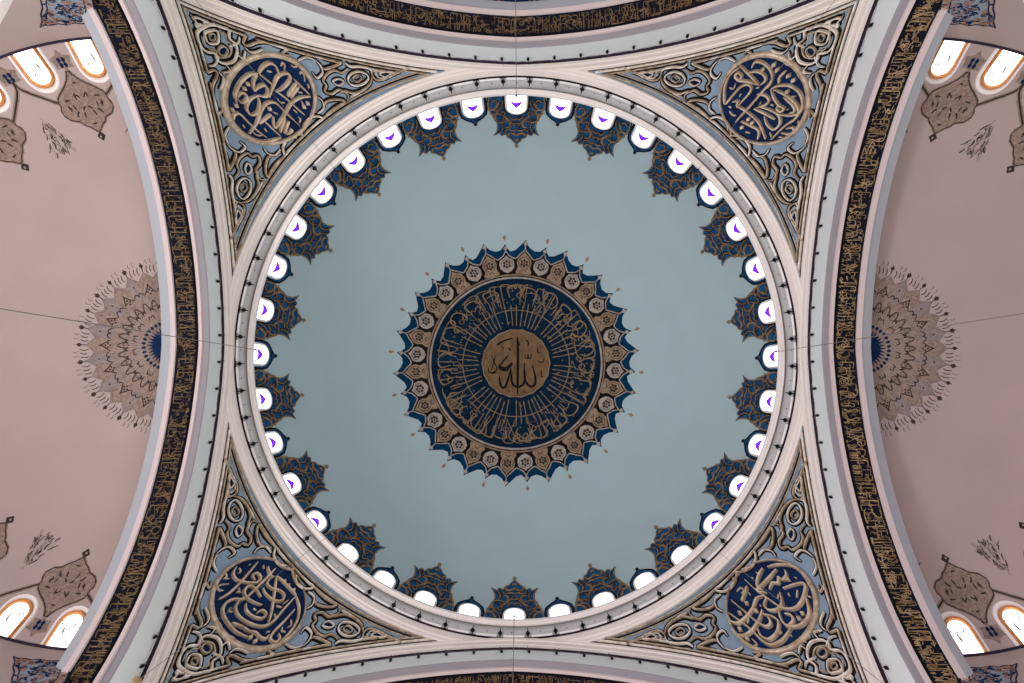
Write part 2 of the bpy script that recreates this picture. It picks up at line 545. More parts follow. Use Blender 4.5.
def build_big():
    root = empty('window_crest', BASEP)
    half = [(244, 296), (250, 345), (232, 400), (205, 450), (178, 480), (165, 520), (166, 560), (194, 606), (150, 588), (128, 612), (96, 598), (80, 626), (50, 640), (28, 664), (0, 684)]
    inner = [(108, 296), (105, 350), (92, 400), (60, 428), (0, 440)]
    H = xc(half); I = xc(inner)
    base_v = dome_polar(0, 268)[1]
    outer = [(H[0][0], base_v)] + H + mirror(H)[1:] + [(-H[0][0], base_v)]
    inn = [(-I[0][0], base_v)] + mirror(I) [::-1][::-1]
    inn = [(-I[0][0], base_v)] + [(-x, y) for x, y in I[:-1]] + [I[-1]] + [(x, y) for x, y in reversed(I[:-1])] + [(I[0][0], base_v)]
    mb = MB(); fill(mb, outer + inn, M_dp, 0.02, step=0.35, h0=0.0); mb.build('panel', 'blue', root, origin=BASEP)
    mb = MB()
    ribbon(mb, outer, 0.075, M_dp, 0.02, 0.045, raw=True, taper=1); mb.build('outline', 'gold2', root, origin=BASEP)
    mb = MB(); dk = MB()
    ribbon(dk, inn, 0.16, M_dp, 0.02, 0.03, raw=True, taper=1)
    veins = [[(246, 388), (205, 392), (175, 372), (150, 325)], [(205, 392), (165, 400), (130, 370), (118, 320)], [(185, 476), (140, 500), (80, 488), (40, 505), (10, 545)],
             [(172, 495), (190, 450), (160, 402)], [(140, 500), (118, 545), (150, 590)], [(110, 596), (80, 560), (30, 572), (0, 560)], [(100, 545), (60, 540), (55, 500), (85, 470), (120, 440)],
             [(225, 330), (190, 315), (165, 345)], [(60, 450), (30, 480), (0, 470)], [(80, 625), (60, 595), (20, 600), (0, 615)], [(150, 440), (120, 410), (100, 440), (125, 480)], [(232, 420), (190, 430), (150, 425)],
             [(20, 640), (0, 655)], [(40, 520), (0, 510)]]
    for i, v in enumerate(veins):
        c = xc(v)
        for q in (c, [(-x, y) for x, y in c]):
            ribbon(dk, q, 0.17, M_dp, 0.02, 0.028, n=4); ribbon(mb, q, 0.065 + .06 * (i % 3 == 0), M_dp, 0.028, 0.06, n=4, taper=.25)
    mb.build('scroll_pattern', 'crestgold', root, origin=BASEP); dk.build('outline_pattern', 'dark', root, origin=BASEP)
    mb = MB(); c = dome_polar(0, 215.0); blob(mb, c, 0.13, M_dp, 0.0, 0.07, k=8); ribbon(mb, [dome_polar(0, 217.5), dome_polar(0, 213)], 0.06, M_dp, 0, .05, taper=1)
    mb.build('finial', 'gold2', root, origin=BASEP)
    return root


def build_small():
    root = empty('window_crest', BASEP)
    def q(t, r): return dome_polar(t, r)
    outer = [q(14.2, 268), q(14, 258), q(14.4, 253), q(12.6, 247.5), q(8, 244.2), q(3, 241.8), q(0, 239.4), q(-3, 241.8), q(-8, 244.2), q(-12.6, 247.5), q(-14.4, 253), q(-14, 258), q(-14.2, 268)]
    inn = [q(-11.4, 268), q(-11.4, 254), q(-9.5, 248.8), q(-5, 246.3), q(0, 245.4), q(5, 246.3), q(9.5, 248.8), q(11.4, 254), q(11.4, 268)]
    mb = MB(); fill(mb, outer + inn, M_dp, 0.02, step=0.3, h0=0.0); mb.build('panel', 'blue', root, origin=BASEP)
    mb = MB(); ribbon(mb, outer, 0.085, M_dp, 0.02, 0.045, raw=True, taper=1); mb.build('outline', 'dark', root, origin=BASEP)
    mb = MB()
    for s in (-1, 1):
        ribbon(mb, [q(s * 14, 258), q(s * 16.5, 259.5), q(s * 17, 263)], 0.13, M_dp, 0.0, 0.04)
    blob(mb, q(0, 238.7), .1, M_dp, 0, .05, k=6)
    mb.build('side_curl', 'dark', root, origin=BASEP)
    return root


big, small, win = build_big(), build_small(), build_window(1)
tag(big, 'broad navy and gold leaf crest over a glowing window at the dome foot', 'window crest', 'broad navy crests round the dome foot')
tag(small, 'plain pointed dark blue surround hugging a glowing window at the dome foot', 'window surround', 'plain pointed surrounds round the dome foot')


def place(o, ang, p0=BASEP):
    c, s = math.cos(ang), math.sin(ang)
    o.location = (p0[0] * c - p0[1] * s, p0[0] * s + p0[1] * c, p0[2]); o.rotation_euler = (0, 0, ang)


for k in range(36):
    ang = -PI / 2 + 2 * PI * k / 36
    w = win if k == 0 else copy_tree(win)
    w.name = 'window_%d' % (k + 1)
    if 13 < k < 23:
        for ch in list(w.children):
            if ch.name.startswith('coloured_glass'): bpy.data.objects.remove(ch)
    place(w, ang)
    src = big if k % 2 == 0 else small
    o = src if k < 2 else copy_tree(src)
    place(o, ang)
small.name = 'window_surround'
for o in list(COL.objects):
    if o.get('category') == 'window surround': o.name = 'window_surround'

# ------------------------------------------------------------------ lamp brackets and rail of the gallery
BP = (12.17, 0.0, 34.95)


def bracket():
    root = empty('lamp_bracket', BP)
    ax = Matrix.Translation((12.24, 0, 34.95)) @ Matrix.Rotation(math.radians(-90), 4, 'Y')
    mb = MB(); lathe(mb, [(0.0, 0.0), (.022, 0.0), (.022, .42), (0, .43)], ax, 6); mb.build('stem', 'iron', root, origin=BP)
    mb = MB(); lathe(mb, [(0.02, .10), (.05, .14), (.11, .215), (.05, .29), (.02, .33)], ax, 8); mb.build('bulb', 'iron', root, origin=BP)
    mb = MB(); lathe(mb, [(0.0, -.01), (.05, -.01), (.05, .03), (0.0, .03)], ax, 8); mb.build('rose', 'iron', root, origin=BP)
    return tag(root, 'black iron diamond lamp bracket on the grey ring under the dome windows', 'lamp bracket', 'iron brackets round the dome ring')


br = bracket()
for k in range(64):
    o = br if k == 0 else copy_tree(br)
    place(o, -PI / 2 + 2 * PI * (k + .5) / 64, BP)
rail = empty('lamp_rail', (0, 0, 34.9)); tag(rail, 'white pipe rail running round the grey ring under the dome', 'rail')
mb = MB(); random.seed(3)
for k in range(64):
    a0 = -PI / 2 + 2 * PI * (k + .5) / 64; 
    tube(mb, [(12.13 * math.cos(a), 12.13 * math.sin(a), 34.90) for a in np.linspace(a0 + .012, a0 + 2 * PI / 64 - .012, 6)], 0.055, 6)
rp = mb.build('pipe', 'chrome', rail, smooth=True, origin=(0, 0, 34.9))
mb = MB(); 
for k in range(64):
    a0 = -PI / 2 + 2 * PI * (k + .5) / 64
    for f in (.5,):
        a = a0 + 2 * PI / 64 * f + random.uniform(-.01, .01); ax = Matrix.Translation((11.99 * math.cos(a), 11.99 * math.sin(a), 34.97)); lathe(mb, [(0, 0), (.022, .01), (.022, .05), (0, .06)], ax, 5)
mb.build('clip_pattern', 'iron', rail, origin=(0, 0, 34.9))

# ------------------------------------------------------------------ hooks and cable along the arches
def arch_s(r, s):               # arc length from the crown -> (y, z)
    a0 = math.asin(AE / r); a = a0 + abs(s) / r
    y = r * math.sin(a) - AE
    return (math.copysign(y, s), AC + r * math.cos(a))


HK = {}
SIDEWORD = {'left': 'left', 'right': 'right', 'top': 'top', 'bottom': 'bottom'}
proto = None
for side, T in SIDES.items():
    ns = 13 if side in ('left', 'right') else 12
    rr_ = 14.74
    root = empty('lamp_cable', T((12.42, 0, AC + rr_))); org = T((12.42, 0, AC + rr_)); tag(root, 'thin sagging lamp cable along the dark groove of the %s arch' % side, 'cable')
    mb = MB(); pts = []
    for i in range(-ns * 6, ns * 6 + 1):
        s = i / 6 * 1.13 + .565
        y, z = arch_s(rr_ + .12 - .12 * abs(math.sin(PI * i / 6)), s); pts.append(T((12.40, y, z)))
    tube(mb, pts, 0.009, 4); mb.build('wire', 'wire', root, origin=org)
    random.seed(7)
    for i in range(-ns, ns + 1):
        s = (i + .5) * 1.13
        y, z = arch_s(rr_, s)
        if abs(y) > 11.6: continue
        if proto is None:
            hr = empty('lamp_hook', (0, 0, 0))
            mb = MB(); tube(mb, [(0, 0, .34), (0, 0, .05), (-.02, .03, -.05), (-.03, .08, -.11)], .016, 5); mb.build('stem', 'iron', hr)
            mb = MB(); lathe(mb, [(0, .04), (.045, -.02), (.065, -.12), (.04, -.24), (0, -.34)], Matrix.Translation((-.02, .06, -.04)), 7); mb.build('lamp_holder', 'iron', hr)
            proto = hr; o = hr
        else:
            o = copy_tree(proto)
        p = T((12.37, y, z - .02)); o.location = p
        o.rotation_euler = (0, 0, {'left': 0, 'right': PI, 'top': PI / 2, 'bottom': -PI / 2}[side])
        tag(o, 'small black lamp hook on the pale blue face of the %s arch' % side, 'lamp hook', 'lamp hooks along the %s arch' % side)

# ------------------------------------------------------------------ writing-like strokes for the friezes
GL = [[[(0, .04), (.01, .95)]],
      [[(0, .96), (.0, .25), (.06, .08), (.28, .10), (.40, .14)]],
      [[(0, .95), (.20, .35), (.12, .12), (.02, .24), (.34, .92)]],
      [[(0, .38), (.0, .12), (.16, .0), (.36, .08), (.38, .42)]],
      [[(.22, .34), (.10, .44), (.02, .32), (.14, .22), (.25, .30), (.18, .08), (-.04, -.02)]],
      [[(.44, .90), (.06, .56), (.36, .36), (.34, .14), (0, .10)]],
      [[(0, .10), (.05, .24), (.10, .10), (.15, .24), (.20, .10), (.27, .24), (.36, .08), (.55, .10)]],
      [[(.50, .34), (.38, .44), (.28, .28), (.46, .14), (.26, -.02), (-.12, .06)]],
      [[(-.3, .66), (.05, .74), (.42, .68)]],
      [[(.0, .55), (.12, .66), (.22, .54), (.10, .44), (.0, .55)], [(.22, .54), (.34, .42)]],
      [[(0, .96), (.02, .50)], [(.12, .96), (.14, .5)]],
      [[(0, .5), (.1, .62), (.2, .5), (.3, .62), (.42, .46)]]]


def scribble(mb, M, s0, s1, hgt, lw, rnd, h0, h1, dense=1.0, tall=.5, fy=lambda y: y):
    s = s0
    while s < s1:
        g = rnd.choice(GL[:3] + GL[9:11]) if rnd.random() < tall else rnd.choice(GL)
        k = rnd.uniform(.85, 1.1); off = rnd.uniform(-.03, .05); up = rnd.choice((0, 0, 0, .35, .5)) if g not in GL[:3] else 0
        for st in g:
            pts = [(s + x * hgt * k, min(.98, max(.02, fy(min(.97, max(.03, y * (1 if up == 0 else .8) + off + up))))) * hgt) for x, y in st]
            ribbon(mb, pts, lw * rnd.uniform(.75, 1.2), M, h0, h1, n=3, calli=True)
        if rnd.random() < .55:
            blob(mb, (s + rnd.uniform(0, .3) * hgt, rnd.choice((.08, .35, .6, .85)) * hgt), lw * .8, M, h0, h1, k=4, rot=rnd.random())
        if rnd.random() < .4:
            x = s + rnd.uniform(0, .3) * hgt; y = rnd.uniform(.3, .9) * hgt
            ribbon(mb, [(x, y), (x + .07 * hgt, y + .05 * hgt)], lw * .6, M, h0, h1, n=2)
        s += hgt * rnd.uniform(.12, .24) / dense


R_K = 13.03
for side, T in SIDES.items():
    def M_band(s, w, h=0.0, T=T):
        y, z = arch_s(R_K - h, s * (R_K - h) / R_K)
        return T((12.74 + w, y, z))
    root = empty('calligraphy_frieze', T((13.1, 0, AC + R_K))); org = T((13.1, 0, AC + R_K))
    tag(root, {'left': 'black and gold calligraphy frieze under the left arch, gold thinly scattered', 'right': 'black and gold calligraphy frieze under the right arch, brightest golden script', 'top': 'black and gold calligraphy frieze curving along the top arch', 'bottom': 'black and gold calligraphy frieze cut by the bottom edge of the view'}[side], 'calligraphy frieze', 'calligraphy friezes of the four arches')
    mb = MB(); lim = 15.6 if side in ('left', 'right') else 14.5
    n = 160
    vs = []; fs = []
    for i in range(n + 1):
        s = -lim + 2 * lim * i / n
        for w in (0.0, .78): vs.append(M_band(s, w, 0.03))
    for i in range(n): fs.append((2 * i, 2 * i + 1, 2 * i + 3, 2 * i + 2))
    mb.add(vs, fs); mb.build('dark_panel', 'bandbg', root, origin=org)
    rnd = random.Random(11 + len(side))
    mb = MB()
    flip = {'left': 1, 'right': 1, 'top': 1, 'bottom': 1}[side]
    def M2(s, w, h, M_band=M_band): return M_band(s, .78 - w - .03, h)
    s1 = lim if side != 'bottom' else 11
    M3 = lambda s, w, h: M2(s, w + .36, h)
    scribble(mb, M2, -s1, s1, 0.72, 0.027, rnd, 0.03, 0.075, dense=.75, tall=.6)
    scribble(mb, M2, -s1, s1, 0.38, 0.019, rnd, 0.03, 0.06, dense=.52, tall=.25)
    scribble(mb, M3, -s1, s1, 0.36, 0.019, rnd, 0.03, 0.06, dense=.52, tall=.25)
    mb.build('lettering', 'lettergold' if side == 'right' else 'gold2', root, origin=org)
    mb = MB()
    for w in (0.0, .78):
        ribbon(mb, [(-lim + 2 * lim * i / 200, w) for i in range(201)], 0.02, M_band, 0.02, 0.05, raw=True, taper=1)
    mb.build('edge_line', 'dark', root, origin=org)

#@@PART2
# ------------------------------------------------------------------ painted medallion at the crown of the dome


def rp(r_px):                   # traced radius -> plan radius on the dome
    lo, hi = 0.0, DR
    for _ in range(40):
        m = (lo + hi) / 2
        if FPX * m / z_dome(m, 0) < r_px: lo = m
        else: hi = m
    return lo


def pol(r_px, deg):
    r = rp(r_px); a = math.radians(deg); return (r * math.cos(a), r * math.sin(a))


RINGP = [pol(84.5, d) for d in range(0, 360, 4)]
root = empty('dome_medallion', (0, 0, z_dome(0, 0))); MO = (0, 0, z_dome(0, 0))
tag(root, 'great round painted medallion with navy centre and spiked rim at the dome crown', 'medallion')
LG = [-105.5 + 20 * k for k in range(18)]
SM = [-95.5 + 20 * k for k in range(18)]
out = []
for k in range(18):
    for d, R in ((LG[k], 122.0), (LG[k] + 10, 118.0)):
        R2 = 240.0 + 1.5 - R
        out += [pol(R + 1, d), pol(R - 3.6, d + .9), pol(R - 7.0, d + 2.4), pol(112.4, d + 5), pol(R2 - 6.2, d + 7.6), pol(R2 - 3.0, d + 9.1)]
mb = MB(); fill(mb, out, M_dome, 0.012, step=.6, h0=0); mb.build('blue_halo', 'halo', root, origin=MO)
out = []
for k in range(18):
    d = LG[k]
    out += [pol(115, d), pol(112, d + .5), pol(109, d + 2.2), pol(105.5, d + 4.0), pol(104, d + 5), pol(105, d + 6.4), pol(107.5, d + 8.5), pol(111, d + 9.6), pol(112, d + 10), pol(111, d + 10.4), pol(107.5, d + 11.5), pol(105, d + 13.6), pol(104, d + 15), pol(105.5, d + 16), pol(109, d + 17.8), pol(112, d + 19.5)]
mb = MB(); fill(mb, out, M_dome, 0.022, step=.6, h0=.012); mb.build('petal_ground', 'dark', root, origin=MO)
mb = MB(); ribbon(mb, out, .065, M_dome, .022, .05, raw=True, closed=True); mb.build('rim_outline', 'petalw', root, origin=MO)
for k in range(36):
    big_ = k % 2 == 0; d = -105.5 + 10 * k
    s = [(0, 111), (1.3, 108), (3.6, 104.5), (4.2, 100), (3.5, 95.5), (4.9, 91.5), (4.7, 89.4), (0, 89)] if big_ else [(0, 107.5), (1.2, 105.3), (3.7, 103), (4.4, 99), (4.1, 95), (2.2, 91.8), (0, 90.2)]
    poly = [pol(r, d + a) for a, r in s] + [pol(r, d - a) for a, r in reversed(s[1:-1])]
    mb = MB(); fill(mb, poly, M_dome, 0.045, step=.5, h0=.022)
    p = mb.build('petal', 'petal' if big_ else 'petalw', root, origin=MO)
    mb = MB(); rc = 100.0 if big_ else 99.0
    for j in range(6):
        a = math.radians(60 * j); c = pol(rc + 2.8 * math.cos(a), d + 1.65 * math.sin(a)); blob(mb, c, .10, M_dome, .045, .052, k=5)
    blob(mb, pol(rc, d), .07, M_dome, .045, .056, k=5)
    if big_:
        for q in (-1, 1): ribbon(mb, [pol(107, d), pol(103.8, d + q * 2.4), pol(99, d + q * 3.1), pol(94.5, d + q * 1.2)], .045, M_dome, .045, .052, n=3); ribbon(mb, [pol(94, d), pol(91.5, d + q * 1.5)], .06, M_dome, .045, .052, n=3)
    else:
        for q in (-1, 1): ribbon(mb, [pol(104.5, d), pol(102, d + q * 2.6), pol(98, d + q * 3.0), pol(94.8, d)], .035, M_dome, .045, .052, n=3)
    mb.build('flower_pattern', 'brown', p)
    tip = pol(119.0 if big_ else 114.5, d); mb = MB(); blob(mb, tip, .14, M_dome, .02, .05, k=4, rot=math.radians(d)); 
    ribbon(mb, [pol(115 if big_ else 112, d), tip], .06, M_dome, .02, .05, taper=1)
    t = mb.build('petal_tip', 'petalw', root, origin=MO)
    if not big_:
        mb = MB(); ribbon(mb, [pol(122, d), pol(124.5, d), pol(127.5, d)], .10, M_dome, 0, .03, taper=.2); blob(mb, pol(125, d), .11, M_dome, 0, .04, k=4, rot=math.radians(d)); mb.build('outer_finial', 'copper', root, origin=MO)
mb = MB(); ribbon(mb, [pol(88.0, d) for d in range(0, 360, 3)], .09, M_dome, .02, .06, raw=True, closed=True); mb.build('ring_band', 'petal', root, origin=MO)
mb = MB(); ribbon(mb, [pol(85.2, d) for d in range(0, 360, 3)], .12, M_dome, .02, .06, raw=True, closed=True); mb.build('ring_band', 'petalw', root, origin=MO)
mb = MB()
for k in range(72):
    ribbon(mb, [pol(86.7, 5 * k + .8), pol(86.7, 5 * k + 4.0)], .05, M_dome, .03, .065, n=2, taper=1)
mb.build('dash_pattern', 'brown', root, origin=MO)
mb = MB(); fill(mb, RINGP, M_dome, 0.03, step=.6); mb.build('navy_field', 'field', root, origin=MO)
# radial script: tall shafts stand toward the centre disc
r_in, r_out = rp(36.5), rp(80.5); Rm = rp(58.0)


def M_scr(s, w, h=0.0):
    a = s / Rm; r = r_out - w
    return M_dome(r * math.cos(a), r * math.sin(a), h)


rnd = random.Random(5); mb = MB()
Hs = r_out - r_in; n_sh = 62
for i in range(n_sh):
    s = 2 * PI * Rm * (i + .5 + rnd.uniform(-.15, .15)) / n_sh
    if i % 9 == 7: continue
    top = rnd.uniform(.93, 1.0); bot = rnd.uniform(.38, .52)
    sl = rnd.uniform(-.05, .05)
    ribbon(mb, [(s + sl, bot * Hs), (s, (bot + top) / 2 * Hs), (s, top * Hs)], .075, M_scr, .03, .075, n=3, taper=.5)
    ribbon(mb, [(s, (top - .10) * Hs), (s, top * Hs)], .115, M_scr, .03, .08, n=2, taper=.8)
scribble(mb, M_scr, 0, 2 * PI * Rm - .2, Hs * .52, .062, random.Random(8), .03, .07, dense=.8, tall=.15)
scribble(mb, M_scr, 0, 2 * PI * Rm - .2, Hs * .60, .05, random.Random(21), .03, .065, dense=.5, tall=.3)
for i in range(22):
    s = 2 * PI * Rm * (i + rnd.uniform(-.2, .2)) / 22; y0 = rnd.uniform(.02, .10) * Hs
    ribbon(mb, [(s, .34 * Hs), (s - .08, .14 * Hs), (s + .12, y0), (s + .42, y0 + .05), (s + .62, .22 * Hs), (s + .5, .36 * Hs)], .08, M_scr, .03, .08, n=4, calli=True)
mb.build('lettering', 'gold2', root, origin=MO)
mb = MB(); ribbon(mb, [pol(53.0, d) for d in range(0, 360, 4)], .06, M_dome, .03, .07, raw=True, closed=True); mb.build('letter_ring', 'gold2', root, origin=MO)
mb = MB()
for i in range(90): blob(mb, pol(rnd.uniform(40, 80), rnd.uniform(0, 360)), .055, M_dome, .03, .06, k=4, rot=rnd.random())
mb.build('dot_pattern', 'gold2', root, origin=MO)
lob = [pol(34.0 - .9 * abs(math.sin(math.radians(d * 9))), d) for d in range(0, 360, 3)]
mb = MB(); fill(mb, lob, M_dome, 0.06, step=.5, h0=.03); disc = mb.build('centre_disc', 'discgold', root, origin=MO)
mb = MB(); ribbon(mb, lob, .06, M_dome, .05, .085, raw=True, closed=True); mb.build('disc_edge', 'petal', root, origin=MO)
mb = MB()
CX, CY = 518.0 - 1.5, 363.4


def cd(c): return [hit(470 + x / 8.032, 320 + y / 8.032, z_dome, 40, 47.46) for x, y in c]


for w, c in ((.11, [(380, 118), (385, 250), (383, 400), (382, 578)]), (.10, [(436, 330), (436, 400), (446, 470), (470, 508), (500, 515), (524, 490), (520, 420), (500, 345)]),
             (.10, [(436, 360), (440, 440), (430, 495), (400, 515), (365, 515), (340, 490), (332, 430), (328, 365)]), (.10, [(328, 375), (305, 460), (285, 515), (262, 525), (242, 490), (236, 430)]),
             (.07, [(210, 188), (275, 150), (345, 130)]), (.05, [(440, 252), (446, 285), (465, 287), (464, 258), (470, 288), (488, 285), (490, 250)]), (.05, [(170, 262), (195, 320), (218, 378), (180, 405), (152, 395), (152, 355)]),
             (.05, [(205, 265), (190, 330), (170, 385)]), (.06, [(232, 362), (270, 310), (314, 262)]), (.14, [(238, 350), (275, 375), (320, 350), (340, 325)]), (.06, [(232, 330), (240, 375), (290, 392), (318, 372)]),
             (.05, [(385, 150), (400, 190)]), (.05, [(445, 140), (468, 165), (462, 195)]), (.05, [(545, 205), (540, 235), (560, 245)]), (.05, [(545, 310), (575, 325), (595, 295)]), (.05, [(575, 385), (572, 430), (590, 440)]),
             (.05, [(262, 195), (268, 215)]), (.06, [(310, 205), (330, 230)]), (.04, [(300, 545), (320, 560)]), (.04, [(430, 545), (436, 565)]), (.05, [(160, 395), (180, 412), (215, 400)])):
    ribbon(mb, cd(c), w * 1.45, M_dome, .06, .085, n=5, calli=False, taper=.4)
mb.build('lettering', 'dark', disc)

# ------------------------------------------------------------------ calligraphy roundels on the four pendentives
ROUND = {
    'A': ((210, 40), (-1, -1), (360, 360, 301, 290), (375, 366, 264, 258), [
        [(297, 200), (325, 160), (368, 138), (405, 160), (428, 215)], [(160, 385), (150, 335), (180, 265), (230, 215), (288, 200)], [(288, 200), (265, 255), (268, 312)], [(268, 312), (300, 285), (335, 275), (352, 300), (345, 345), (285, 338)],
        [(160, 355), (190, 385), (222, 365), (215, 330), (185, 325), (165, 350)], [(285, 340), (240, 370), (222, 420), (248, 460), (290, 445), (303, 390), (290, 345)], [(300, 205), (345, 240), (382, 272)],
        [(360, 350), (385, 290), (420, 220), (470, 200), (495, 225), (480, 262), (440, 300), (400, 315)], [(532, 262), (505, 305), (477, 345)], [(548, 282), (520, 320), (495, 352)], [(515, 235), (560, 280), (612, 332)],
        [(620, 345), (560, 352), (505, 385), (470, 440), (435, 500), (395, 540), (388, 470)], [(410, 315), (470, 360), (530, 415), (582, 460)], [(238, 578), (285, 510), (315, 430), (350, 388), (400, 385), (450, 430), (500, 480), (548, 522)],
        [(140, 490), (145, 460), (180, 455), (230, 505), (290, 560), (345, 600)], [(300, 515), (340, 485), (375, 458)], [(335, 500), (380, 545), (432, 592)], [(170, 555), (230, 600), (310, 625), (380, 620), (435, 600)],
        [(462, 478), (445, 525), (430, 570)], [(486, 500), (470, 540), (458, 578)], [(490, 545), (505, 560), (470, 582)]],
        [(232, 270), (210, 298), (160, 405), (135, 430), (605, 390), (582, 412), (368, 425)],
        [[(438, 160), (448, 140), (462, 150), (460, 185)], [(500, 152), (520, 165), (542, 158)], [(556, 210), (565, 198), (582, 215), (586, 255)], [(600, 272), (612, 282), (608, 298)], [(415, 360), (435, 385), (462, 385)], [(540, 320), (572, 325)],
         [(515, 430), (540, 450)], [(545, 475), (560, 490), (552, 510)], [(565, 375), (578, 400)], [(265, 570), (290, 590), (320, 590)], [(335, 545), (350, 568)], [(350, 190), (380, 195)], [(390, 445), (418, 460)], [(200, 520), (212, 545)]]),
    'B': ((710, 40), (1, -1), (347, 358, 288, 292), (334, 370, 262, 262), [
        [(265, 165), (285, 130), (335, 138), (380, 180), (392, 230), (370, 280), (325, 312)], [(190, 150), (250, 210), (310, 272)], [(310, 272), (240, 252), (182, 245), (160, 215), (182, 198), (202, 222), (185, 240)],
        [(245, 195), (300, 190), (340, 212), (350, 245), (318, 272)], [(378, 262), (310, 340), (240, 420), (165, 502)], [(188, 165), (130, 210), (97, 280), (92, 345), (100, 390), (145, 340), (190, 290), (235, 270), (262, 292), (245, 330), (200, 380), (172, 412)],
        [(145, 378), (180, 375), (172, 400), (205, 422), (262, 462), (312, 515), (352, 610)], [(298, 330), (350, 340), (372, 372), (345, 400), (300, 412)], [(278, 420), (345, 452), (410, 488)], [(320, 410), (385, 432), (432, 462), (440, 515), (402, 552), (362, 522), (345, 480)],
        [(385, 298), (425, 280), (500, 280), (560, 320), (582, 385), (562, 448), (500, 465), (430, 455)], [(385, 298), (400, 350), (432, 398), (465, 420), (448, 440), (422, 425), (430, 398)], [(400, 300), (465, 332), (535, 385), (558, 440), (535, 485), (465, 535), (388, 612)],
        [(465, 350), (520, 400), (532, 438), (500, 450)], [(435, 262), (438, 225), (478, 185)], [(450, 572), (500, 580), (530, 560), (518, 540), (480, 545)], [(198, 500), (260, 530), (308, 560), (302, 612)]],
        [(330, 180), (398, 152), (420, 182), (490, 220), (520, 248), (483, 318), (240, 490), (265, 512), (200, 540)],
        [[(122, 292), (148, 300), (162, 265)], [(185, 352), (195, 328)], [(288, 296), (312, 290)], [(310, 400), (320, 380)], [(340, 470), (346, 492)], [(508, 350), (538, 348)], [(222, 568), (252, 576)], [(118, 408), (135, 418)], [(122, 438), (140, 462), (165, 468)],
         [(375, 570), (385, 602)], [(428, 600), (452, 602)], [(550, 498), (555, 522)], [(380, 398), (398, 406)], [(480, 430), (492, 428)]]),
    'C': ((200, 545), (-1, 1), (352, 375, 302, 298), (368, 358, 282, 270), [
        [(108, 342), (170, 308), (250, 232), (352, 112)], [(218, 142), (200, 182), (222, 222), (285, 238), (345, 238), (372, 210), (350, 180), (320, 192), (335, 225)], [(462, 152), (400, 218), (345, 272), (280, 335)], [(414, 140), (430, 190), (452, 205)],
        [(372, 330), (340, 280), (300, 258), (270, 290), (282, 330), (325, 360), (378, 380)], [(278, 370), (282, 412), (322, 450), (380, 462), (405, 435), (380, 412), (345, 430)], [(385, 272), (402, 308), (450, 348), (500, 352), (518, 320), (492, 290), (440, 275), (412, 245), (430, 208)],
        [(470, 198), (455, 320), (440, 420), (420, 492)], [(470, 198), (520, 240), (592, 318)], [(592, 322), (520, 400), (450, 480), (380, 512), (300, 492), (240, 452), (215, 402), (235, 352), (272, 330)], [(272, 345), (200, 342), (152, 370), (135, 420), (160, 480), (212, 542), (292, 582)],
        [(592, 325), (612, 400), (598, 480), (552, 552), (498, 602)], [(582, 408), (520, 478), (450, 550), (432, 590), (460, 612), (490, 590), (482, 558)], [(300, 542), (340, 552), (370, 580), (400, 590), (422, 568)], [(190, 490), (250, 512), (305, 548)]],
        [(520, 230), (545, 255), (577, 285), (310, 577), (340, 602)],
        [[(240, 145), (250, 168), (232, 178)], [(155, 175), (162, 200), (145, 210), (180, 212)], [(175, 245), (125, 250), (105, 268), (120, 285), (142, 285)], [(235, 268), (242, 288), (225, 294), (255, 298)], [(190, 390), (175, 412), (198, 420)], [(328, 398), (345, 408)], [(562, 468), (565, 500), (538, 516)],
         [(510, 515), (505, 535), (528, 545)], [(460, 430), (466, 452)], [(510, 372), (545, 345)], [(390, 128), (395, 152)], [(300, 128), (312, 122)], [(432, 540), (408, 546)], [(470, 380), (505, 392)]]),
    'D': ((715, 550), (1, 1), (362, 358, 290, 296), (346, 344, 266, 274), [
        [(332, 112), (400, 95), (480, 105), (550, 152), (602, 242)], [(190, 188), (245, 240), (310, 290), (375, 335), (430, 368), (500, 368), (545, 325), (568, 250), (558, 212), (500, 220), (430, 245)], [(302, 118), (275, 170), (268, 230), (312, 262)],
        [(388, 125), (340, 180), (290, 232), (268, 262), (330, 272)], [(442, 130), (450, 165), (425, 190), (402, 175), (398, 210), (362, 210), (345, 252)], [(410, 268), (422, 330), (400, 370), (350, 382), (312, 352), (330, 300)],
        [(400, 372), (420, 445), (470, 482), (540, 472), (590, 412), (582, 330), (560, 288)], [(310, 290), (262, 310), (240, 370), (200, 422), (150, 460), (102, 448), (85, 412)], [(105, 318), (180, 380), (250, 440), (320, 482), (352, 460), (332, 420), (305, 405)],
        [(90, 398), (150, 440), (230, 502), (300, 572), (360, 597), (430, 562), (482, 490)], [(300, 378), (280, 440), (232, 510), (172, 540), (118, 515), (105, 485)], [(318, 408), (362, 420), (400, 452), (390, 520), (342, 562), (290, 540), (272, 498)],
        [(440, 402), (480, 412), (492, 450), (450, 490)], [(205, 230), (188, 280), (170, 322)]],
        [(200, 335), (258, 382), (525, 428), (548, 398), (455, 185), (203, 555), (157, 395), (158, 495)],
        [[(138, 262), (160, 238), (182, 252), (168, 275)], [(212, 268), (222, 285)], [(230, 172), (242, 182)], [(258, 140), (268, 148)], [(498, 172), (512, 182)], [(405, 500), (415, 515), (402, 524)], [(232, 555), (262, 588), (242, 602)], [(282, 345), (292, 356)], [(470, 530), (482, 542)], [(100, 478), (122, 490)],
         [(398, 278), (392, 305)], [(458, 268), (466, 292)], [(212, 428), (204, 462)], [(515, 250), (512, 300)], [(580, 290), (605, 298)]]),
}
LBL = {'A': 'round navy calligraphy panel at upper left, thick pale strokes glaring white', 'B': 'round navy calligraphy panel at upper right, looping tan script and square dots',
       'C': 'round navy calligraphy panel at lower left, long crossing slanted tan strokes', 'D': 'round navy calligraphy panel at lower right, wide arc of script along its top'}
rpts = {}
